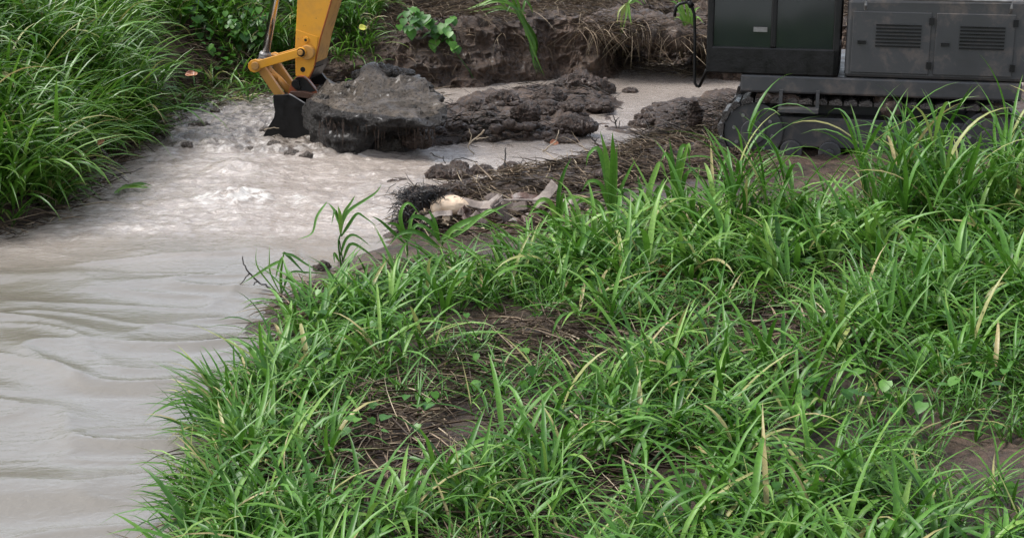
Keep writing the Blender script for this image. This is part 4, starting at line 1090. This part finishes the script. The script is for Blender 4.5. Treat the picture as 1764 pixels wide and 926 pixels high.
px_plant('grass_plant', 'tall upright broad bladed grass rising above the debris heap', 'grass plant', (1053, 400),
         [([(1053, 400), (1054, 350), (1056, 300)], 6, .4)],
         [([(1053, 380), (1056, 300), (1056, 262), (1055, 228)], 13, .55), ([(1051, 380), (1048, 300), (1043, 262), (1034, 226)], 11, .75), ([(1048, 345), (1043, 300), (1031, 256), (1014, 266), (1010, 286)], 10, .5), ([(1056, 375), (1060, 310), (1063, 250)], 9, .65),
          ([(1048, 360), (1035, 318), (1015, 312), (1002, 330)], 9, .6), ([(1058, 370), (1072, 330), (1088, 330)], 9, .45), ([(1058, 380), (1068, 330), (1083, 296), (1095, 275)], 8, .5), ([(1050, 390), (1030, 350), (1003, 345), (985, 360)], 10, .7)])
px_plant('grass_plant', 'rightmost tall grass with pale bluish arching blades near the machine', 'grass plant', (1163, 400),
         [([(1163, 400), (1162, 350), (1161, 300)], 6, .4)],
         [([(1162, 380), (1161, 300), (1153, 238)], 11, .4), ([(1164, 370), (1166, 310), (1173, 257), (1184, 254), (1189, 285)], 10, .6), ([(1161, 350), (1158, 295), (1148, 264), (1137, 280)], 9, .5), ([(1167, 380), (1180, 305), (1203, 288)], 9, .45),
          ([(1163, 360), (1170, 290), (1178, 262)], 8, .7), ([(1158, 380), (1150, 330), (1136, 322), (1122, 340)], 9, .5), ([(1166, 390), (1184, 330), (1200, 330), (1214, 350)], 10, .6), ([(1165, 340), (1178, 276), (1186, 248), (1190, 262)], 7, .8)])
px_plant('grass_plant', 'broad bright bent blades between the two tall grasses on the right', 'grass plant', (1110, 405),
         [([(1110, 405), (1111, 370)], 6, .4)],
         [([(1110, 380), (1118, 330), (1130, 293), (1138, 281), (1149, 306)], 12, .8), ([(1110, 385), (1104, 330), (1098, 300)], 10, .4), ([(1112, 385), (1122, 350), (1140, 350), (1154, 368)], 10, .6), ([(1108, 390), (1096, 352), (1080, 352)], 9, .5)])
px_plant('grass_plant', 'grass with one pointed bluish blade leaning right over the debris', 'grass plant', (960, 420),
         [([(960, 420), (961, 390)], 5, .3)],
         [([(960, 390), (963, 330), (972, 296), (984, 272)], 9, .25), ([(960, 395), (950, 352), (930, 345), (905, 380)], 11, .8), ([(961, 390), (976, 345), (1000, 340), (1018, 352)], 9, .6), ([(958, 395), (938, 366), (912, 366)], 9, .45), ([(962, 395), (966, 350), (972, 330)], 9, .6)])
px_plant('grass_plant', 'grass with one long broad green blade arching across the dry sheaths', 'grass plant', (760, 440),
         [([(760, 440), (762, 415)], 5, .3)],
         [([(760, 412), (790, 388), (830, 371), (882, 348)], 12, .65), ([(758, 415), (742, 384), (716, 372), (700, 384)], 10, .4), ([(762, 415), (800, 395), (842, 362), (868, 372)], 8, .7), ([(757, 420), (748, 380), (738, 362)], 8, .5), ([(756, 425), (720, 400), (690, 402), (668, 425)], 9, .35), ([(763, 420), (780, 396), (806, 396)], 7, .8)])
px_plant('grass_plant', 'clump of grass with a tall folded blade beside the black root tuft', 'grass plant', (702, 440),
         [([(702, 440), (700, 405)], 4, .4)],
         [([(701, 410), (690, 380), (693, 358), (706, 350), (725, 372)], 8, .6), ([(700, 415), (684, 388), (664, 384)], 7, .5), ([(703, 415), (716, 388), (740, 396), (760, 420)], 8, .4), ([(698, 420), (672, 395), (655, 380), (640, 372)], 6, .35), ([(702, 418), (708, 380), (716, 362)], 7, .7)])

# on and around the cut bank
px_plant('hanging_grass', 'long tuft of green grass hanging down the face of the cut bank', 'grass', (903, 30), [],
         [([(890, 20), (905, 40), (918, 70), (921, 100), (934, 131)], 5, .5), ([(893, 18), (908, 48), (922, 78), (918, 104), (926, 128)], 5, .4), ([(896, 22), (912, 54), (914, 86), (922, 118)], 4.5, .3), ([(896, 24), (920, 60), (925, 84), (918, 104)], 5, .2),
          ([(890, 22), (904, 46), (906, 66)], 6, .7), ([(888, 20), (912, 58), (916, 90), (928, 125)], 5, .35), ([(892, 18), (910, 64), (924, 100), (938, 132)], 4, .6), ([(898, 20), (921, 72), (924, 96), (930, 118)], 4, .5)], M_GRASS, y=19.45)
px_plant('grass_tuft', 'arching green tuft lying along the top edge of the cut bank', 'grass', (880, 20), [],
         [([(905, 24), (880, 6), (850, 2), (828, 14)], 5, .6), ([(900, 24), (870, 4), (840, 6), (812, 16)], 5, .8), ([(895, 25), (880, -4), (858, -8), (836, 4)], 5, .5), ([(900, 22), (905, 2), (914, 12), (918, 24)], 5, .4), ([(898, 22), (890, -6), (906, -8), (914, 6)], 5, .6),
          ([(890, 24), (865, 12), (838, 16), (806, 22)], 5, .9), ([(895, 22), (868, 16), (846, 20), (832, 28)], 5, .5), ([(892, 20), (862, -4), (826, 8), (800, 18)], 5, .85), ([(900, 24), (880, 10), (872, 24)], 5, .4), ([(880, 22), (860, 2), (838, -6), (820, 2)], 5, .7)], M_GRASS, y=19.75)
px_plant('grass_tuft', 'yellowing tuft of grass bending over the edge above the dark hollow', 'grass', (1076, 12), [],
         [([(1078, 6), (1072, 20), (1070, 45), (1068, 64)], 5, .95), ([(1080, 6), (1074, 22), (1066, 38)], 5, .97), ([(1082, 4), (1084, 24), (1088, 44)], 5, .8), ([(1080, 8), (1078, 30), (1071, 58)], 4, .9), ([(1076, 8), (1066, 20), (1063, 42)], 4, .96), ([(1084, 6), (1096, 2), (1108, 10)], 5, .8), ([(1080, 8), (1092, -6), (1104, -4), (1112, 8)], 5, .9)], M_GRASS, y=19.4)
px_plant('grass_tuft', 'pale yellow green tuft behind the bent black rail at the right', 'grass', (1190, 40), [],
         [([(1185, 50), (1175, 25), (1162, 20)], 5, .9), ([(1188, 50), (1184, 20), (1178, -2)], 6, .85), ([(1190, 50), (1196, 20), (1206, 12)], 5, .8), ([(1188, 52), (1170, 30), (1158, 36)], 4, .9), ([(1192, 52), (1190, 22), (1182, 6)], 5, .7), ([(1190, 55), (1200, 30), (1212, 40)], 5, .9), ([(1180, 48), (1166, 8), (1154, 2)], 6, .7), ([(1186, 48), (1172, 6), (1166, -10)], 6, .8)], M_GRASS, y=19.6)

def leafy_plant(name, label, pts, size_px, y, seed, mat=None, stems=()):
    r_ = np.random.default_rng(seed); n = len(pts)
    P = np.array([GY(a, b, y + r_.uniform(-.12, .12)) for a, b in pts])
    V, F_, C_ = leaves(P, r_.uniform(.75, 1.25, n) * size_px * y / FPX, r_.normal(math.pi, .8, n), r_.uniform(-1.1, -.3, n), r_.uniform(.2, 1, n))
    o = mesh_np(name, V, F_, mat or M_VINE, C_); recentre(o); tag(o, label, 'weed')
    if stems:
        q = MB()
        for p in stems: q.tube(cat_rom([GY(a, b, y + .02) for a, b in p], 10), .005, 5)
        st_ = mesh_np('stem', np.array(q.V), np.array([f for f in q.F if len(f) == 4]), mat or M_VINE, np.tile([.3, .2, 0], (len(q.V), 1))); adopt(st_, o)
    return o
r_ = random.Random(3)
leafy_plant('creeping_weed', 'bright broad leaved creeper trailing over the bank right of the yellow arm', [(700 + r_.gauss(22, 16), 28 + r_.gauss(8, 10)) for _ in range(26)] + [(745 + r_.gauss(10, 13), 48 + r_.gauss(6, 10)) for _ in range(24)], 17, 19.2, 41,
            stems=[[(690, 10), (715, 28), (740, 42), (765, 62)]])
leafy_plant('creeping_weed', 'sprig of light green leaves dangling on the upper face of the cut bank', [(783, 84), (785, 80), (778, 60), (770, 50), (776, 56), (776, 66), (788, 82), (772, 70), (779, 73), (782, 78)], 14, 19.0, 42, stems=[[(765, 55), (773, 66), (780, 84), (806, 118), (820, 145)]])
leafy_plant('broad_leaved_weed', 'dense patch of heart shaped leaves just left of the hydraulic rod', [(r_.uniform(365, 470), r_.uniform(12, 82)) for _ in range(48)], 12, 18.9, 43)['kind'] = 'stuff'
leafy_plant('broad_leaved_weed', 'dark round leaves at the bottom of the foreground grass below the orange leaf', [(1090, 498), (1080, 494), (1098, 499), (1086, 502)], 26, 9.7, 44)
leafy_plant('broad_leaved_weed', 'dark round leaf pair in the bottom right corner of the foreground grass', [(1184, 494), (1190, 492), (1187, 498)], 26, 9.7, 45)

# ================================================================== UPROOTED PLANT
M_CREAM = mat_simple('pale_root_flesh', (.70, .52, .36), .42, 0, .16, 9, .25)
M_SHEATH = mat_simple('dry_leaf_sheath', (.115, .085, .068), .6, 0, .5, 16, .6, 60)
M_SHEATH2 = mat_simple('pale_leaf_sheath', (.22, .175, .145), .5, 0, .35, 14, .5, 50)
M_SHEATH3 = mat_simple('brown_leaf_sheath', (.075, .038, .026), .5, 0, .4, 16, .5, 50)
UC = G(768, 358, .24); UY = UC[1]
up = empty('uprooted_plant', G(768, 368, .14)); tag(up, 'uprooted plant with a cream bulb, black root tuft and dry brown leaf sheaths', 'uprooted plant')
su = UY / FPX
bu = blob('bulb', (0, 0, 0), (36 * su, 22 * su, 17 * su), 500, M_CREAM, .08, 1.2, 5); bu.data.transform(Matrix.Translation(Vector(GY(776, 353, UY))) @ Matrix.Rotation(.12, 4, 'Y')); adopt(bu, up)
bu = blob('bulb', (0, 0, 0), (11 * su, 12 * su, 13 * su), 501, M_CREAM, .12, 1.3, 4); bu.data.transform(Matrix.Translation(Vector(GY(753, 358, UY - .06)))); adopt(bu, up)
bu = blob('bulb', (0, 0, 0), (7 * su, 8 * su, 11 * su), 502, M_CREAM, .15, 1.3, 4); bu.data.transform(Matrix.Translation(Vector(GY(769, 378, UY - .12)))); adopt(bu, up)
def sheath(path, wpx, mat, dy=0.0, th=.008, face=None, fold=.35, taper=False):
    P = [GY(a, b, UY + dy + rng.uniform(-.03, .03)) for a, b in path]
    V, Fq, C_ = blade(P, wpx * su, .5, 14, face if face is not None else [rng.uniform(-.3, .3), -.7, .8], fold, taper, rng.uniform(-.5, .5))
    V = V + .006 * np.stack([noise3(V[:, 0] * 30, V[:, 1] * 30, V[:, 2] * 30, 601 + k) for k in range(3)], 1)
    o = mesh_np('leaf_sheath', V, Fq, mat, C_); md = o.modifiers.new('solid', 'SOLIDIFY'); md.thickness = th; adopt(o, up)
for path, wp, mt, dy in [([(772, 345), (800, 347), (825, 352), (845, 352)], 16, M_SHEATH2, -.03), ([(826, 366), (845, 352), (864, 338)], 15, M_SHEATH2, -.08), ([(850, 348), (868, 368), (886, 387)], 17, M_SHEATH, -.12),
                         ([(815, 366), (835, 382), (856, 402)], 15, M_SHEATH, -.2), ([(920, 352), (942, 334), (956, 316)], 20, M_SHEATH2, .0), ([(728, 378), (752, 368), (778, 366)], 11, M_SHEATH2, -.18),
                         ([(790, 362), (812, 372), (830, 384)], 12, M_SHEATH, -.1), ([(866, 346), (884, 356), (908, 352)], 16, M_SHEATH, -.02), ([(880, 340), (900, 336), (928, 342)], 12, M_SHEATH3, .04),
                         ([(790, 398), (812, 392), (840, 406)], 10, M_SHEATH3, -.25), ([(898, 380), (915, 374), (934, 384)], 20, M_SHEATH3, -.16), ([(870, 392), (890, 380), (902, 390)], 14, M_SHEATH3, -.2),
                         ([(800, 358), (806, 366), (800, 378)], 12, M_SHEATH3, -.14), ([(836, 342), (850, 336), (866, 340)], 10, M_SHEATH, .06), ([(775, 400), (796, 406), (820, 402)], 9, M_SHEATH, -.28),
                         ([(736, 352), (746, 338), (764, 333), (782, 338)], 9, M_SHEATH, .02), ([(733, 356), (742, 342), (758, 336)], 7, M_SHEATH3, -.02), ([(1075, 330), (1082, 338), (1090, 344)], 16, M_SHEATH2, -.2), ([(965, 350), (985, 346), (1005, 352)], 14, M_SHEATH2, -.1)]:
    sheath(path, wp, mt, dy)
for path, r0 in [([(868, 345), (896, 344), (932, 346)], 2.2), ([(842, 360), (856, 346), (866, 336)], 1.6), ([(800, 396), (808, 410), (812, 418)], 1.4)]:
    q = MB(); q.tube([GY(a, b, UY - .06) for a, b in path], r0 * su, 7); q.build('stalk', M_SHEATH2, up)
pk = np.array([G(a, b, .16)[:2] for a, b in zip(rng.uniform(725, 1080, 480), rng.uniform(318, 405, 480))])
V, F_, C_ = straws(pk, (.08, .42), (.003, .010), (-.15, .45), (.0, .08), None, 1, (0, .8), .05, 1.0)
stuff('broken_stalks', [(V, F_, C_)], M_STRAW)
q = MB(); r_ = random.Random(17)
for px, py, rw, rh in ((728, 342, 24, 13), (712, 352, 16, 12), (700, 385, 16, 18), (748, 330, 18, 8)):
    cb_ = blob('root_mass', (0, 0, 0), (rw * su, rw * su * .8, rh * su), 520 + px, M_CLOD, .4, 2.4, 5); cb_.data.transform(Matrix.Translation(Vector(GY(px, py, UY + .02)))); adopt(cb_, up)
for k in range(700):
    c0 = (r_.gauss(730, 20), r_.gauss(338, 8)) if k < 430 else (r_.gauss(700, 12), r_.gauss(384, 18))
    a = GY(c0[0], c0[1], UY + r_.uniform(-.12, .14))
    d_ = np.array([r_.gauss(-.5, .9), r_.gauss(-.2, .6), r_.gauss(.0, .55)]); d_ /= np.linalg.norm(d_)
    L_ = r_.uniform(.03, .12)
    q.tube([a, a + d_ * L_ * .5 + np.array([0, 0, r_.uniform(-.02, .02)]), a + d_ * L_ + np.array([0, 0, r_.uniform(-.04, .01)])], [.0032, .0025, .001], 4, False)
rt_ = q.build('root_tuft', M_BLACK, up); tag(rt_, kind='stuff')

# ================================================================== LEAVES, TWIGS, FLOATING GRASS
def fallen_leaf(name, label, px, py, wpx, hpx, cols, seed, lift=.03, y=None, curl=.5):
    g = G(px, py, .05); z = max(hz(g[0], g[1]), 0); g = G(px, py, z + lift) if y is None else GY(px, py, y)
    s_ = g[1] / FPX; r_ = np.random.default_rng(seed); n1, n2 = 22, 13
    u_, v_ = np.meshgrid(np.linspace(-1, 1, n1), np.linspace(-1, 1, n2))
    wd = np.sqrt(np.clip(1 - np.abs(u_) ** 2.2, 0, 1)) * (1 - .25 * u_)
    X_ = u_ * wpx * s_ * .5; Y_ = v_ * wd * hpx * s_ * .5
    Z_ = curl * .5 * wpx * s_ * .5 * (v_ * wd) ** 2 + .12 * wpx * s_ * u_ ** 2 * curl + .05 * wpx * s_ * noise2(u_ * 2.5, v_ * 2.5, seed)
    ti = .75; Yw = Y_ * math.cos(ti) - Z_ * math.sin(ti); Zw = Y_ * math.sin(ti) + Z_ * math.cos(ti)
    V = np.stack([X_, Yw, Zw], -1).reshape(-1, 3)
    i_ = np.arange(n1 * n2).reshape(n2, n1); F_ = np.stack([i_[:-1, :-1], i_[:-1, 1:], i_[1:, 1:], i_[1:, :-1]], -1).reshape(-1, 4)
    m_, nt_, b_, oo = nodes(name + '_tint'); t_ = tex(nt_, 22, 4, .6)
    rr_ = ramp(nt_, t_.outputs['Fac'], [(.36, cols[0]), (.52, cols[1]), (.66, cols[2])]); nt_.links.new(rr_.outputs[0], b_.inputs['Base Color']); b_.inputs['Roughness'].default_value = .4
    o = mesh_np(name, V, F_, m_); md = o.modifiers.new('solid', 'SOLIDIFY'); md.thickness = .003; o.location = tuple(map(float, g)); o.rotation_euler = (0, r_.uniform(-.4, .2), r_.uniform(-.4, .4))
    return tag(o, label, 'leaf')
fallen_leaf('fallen_leaf', 'curled orange and yellow dead leaf on straw in the bottom right grass', 1145, 468, 34, 26, [(.20, .045, .012), (.42, .15, .02), (.55, .33, .05)], 1, .10)
fallen_leaf('fallen_leaf', 'red brown dead leaf at the foot of the left bank grass', 127, 266, 16, 22, [(.12, .02, .01), (.20, .045, .015), (.24, .08, .03)], 2, .12)
fallen_leaf('fallen_leaf', 'round tan dead leaf above the twigs at the left waterside', 174, 244, 14, 14, [(.22, .09, .04), (.34, .16, .07), (.40, .22, .11)], 3, .16)
fallen_leaf('fallen_leaf', 'small orange brown leaf caught on a twig by the narrow channel', 955, 246, 15, 11, [(.20, .06, .025), (.28, .11, .05), (.35, .16, .08)], 4, .07)
fallen_leaf('fallen_leaf', 'yellow leaf on the grassy bank right of the yellow arm', 625, 48, 13, 12, [(.35, .35, .04), (.45, .45, .06), (.5, .5, .1)], 5, y=19.1)
fallen_leaf('fallen_leaf', 'rusty dead leaves in the debris high on the left bank', 330, 128, 22, 11, [(.12, .035, .015), (.26, .085, .02), (.30, .14, .05)], 6, .15)

M_TW = mat_simple('dark_wet_twig', (.028, .021, .016), .4, 0, .4, 20, .4)
M_TW2 = mat_simple('pale_dry_twig', (.30, .235, .16), .55, 0, .3, 20, .4)
def twig(name, label, paths, rpx, mat, zl=None, y=None, cat='twig'):
    if y is None:
        pl_ = max((p for q_ in paths for p in q_), key=lambda t: t[1]); g = G(pl_[0], pl_[1], .05); y = G(pl_[0], pl_[1], max(hz(g[0], g[1]), 0))[1]
    q = MB(); r_ = random.Random(len(label))
    for k, p in enumerate(paths):
        P = [GY(a, b, y + r_.uniform(-.04, .04)) for a, b in p]
        C_ = cat_rom(P, 4 * len(P)); C_[1:-1] += np.array([[r_.gauss(0, .003), r_.gauss(0, .003), r_.gauss(0, .003)] for _ in range(len(C_) - 2)])
        q.tube(C_, list(np.linspace(rpx, rpx * .55, len(C_)) * y / FPX * (1 if k == 0 else .75)), 6)
    o = q.build(name, mat, smooth=True); recentre(o)
    return tag(o, label, cat)
twig('twig', 'bare black forked stick poking out of the water at the bottom', [[(481, 506), (462, 494), (443, 484), (430, 470), (423, 460), (418, 441)], [(430, 470), (424, 476), (414, 490)], [(443, 484), (436, 490)]], 1.9, M_TW)
twig('branch', 'thin dark branch reaching into the water from the left bank', [[(165, 313), (185, 306), (202, 301), (225, 296), (247, 289)], [(202, 301), (212, 306), (221, 315)], [(225, 296), (226, 300)], [(152, 312), (158, 324), (160, 331), (174, 329)], [(175, 258), (185, 271), (198, 279), (210, 289)], [(198, 279), (208, 284)], [(172, 244), (176, 258), (186, 272), (172, 312)]], 1.7, M_TW, cat='branch')
twig('twig', 'single dark twig standing upright in front of the shallows', [[(865, 306), (869, 290), (870, 272), (871, 254)], [(869, 290), (876, 282)]], 2.0, M_TW)
twig('twig', 'pale dry straw stem bent in a narrow V on the spit edge', [[(834, 224), (820, 238), (806, 252), (817, 266)], [(806, 252), (812, 236), (808, 222)], [(820, 240), (842, 236)]], 1.5, M_TW2)
twig('twig', 'dark curved twig arching over the long black clump in the shallows', [[(775, 284), (780, 276), (796, 273), (823, 279)], [(742, 264), (752, 270), (762, 273), (768, 282)], [(762, 273), (764, 270)]], 1.6, M_TW)
twig('twig', 'pale leaf bearing twig beside the narrow channel', [[(935, 262), (946, 252), (957, 243), (961, 232), (963, 224)]], 1.4, M_TW2)
twig('twig', 'dark leaning twig beside the tall upright grass', [[(1033, 256), (1024, 244), (1014, 231)], [(1024, 244), (1032, 236)]], 1.8, M_TW)
twig('twig', 'small branching sprig standing in the pale puddle', [[(1062, 221), (1060, 210), (1056, 198)], [(1060, 210), (1067, 202)], [(1061, 214), (1053, 208)], [(1066, 222), (1068, 208)]], 1.5, M_TW)
twig('twig', 'forked dark twig on the right edge of the shallows', [[(890, 292), (896, 282), (902, 276)], [(896, 282), (892, 278)], [(880, 288), (888, 284)]], 1.5, M_TW)
twig('straw', 'yellow straw strand stuck across the black side of the bucket', [[(455, 224), (464, 221), (490, 220), (512, 217), (526, 210), (538, 199)]], .9, M_TW2, y=15.50, cat='straw')
r_ = random.Random(2)
fl = [blade([G(192 + r_.uniform(0, 12), 331 + r_.uniform(-3, 2), .02), G(215, 321 + r_.uniform(-2, 4), .04), G(243 + r_.uniform(-4, 4), 317 + r_.uniform(-3, 6), .05), G(263 - r_.uniform(0, 18), 319 + r_.uniform(-2, 6), .02)], .022, r_.uniform(.3, .9), 12) for k in range(7)]
V, F_, C_ = join(fl); o = mesh_np('floating_grass', V, F_, M_GRASS, C_); recentre(o); tag(o, 'torn tuft of green grass floating on the water near the left bank', 'grass')

r_ = random.Random(21)
for k, (px, py, w_, h_) in enumerate([(345, 216, 34, 9), (458, 226, 22, 6), (430, 252, 18, 5), (316, 206, 22, 6), (392, 246, 16, 4), (370, 190, 18, 4), (322, 250, 22, 6), (472, 252, 24, 6), (505, 258, 30, 8), (355, 176, 20, 5), (285, 236, 18, 6), (528, 263, 24, 8)]):
    g = G(px, py, .05); zw = float(water([g[0]], [g[1]])[0][0])
    o = blob('mud_lump', (g[0], g[1], zw - .006), (w_ * g[1] / FPX * .5, w_ * g[1] / FPX * .42, h_ * g[1] / FPX * .8), 950 + k, M_LUMP, .42, 2.0, 5, rot=r_.uniform(0, 3))
    tag(o, 'low dark lump of mud half sunk in the churned water left of the bucket', 'mud lump', 'mud lumps in the churned water')
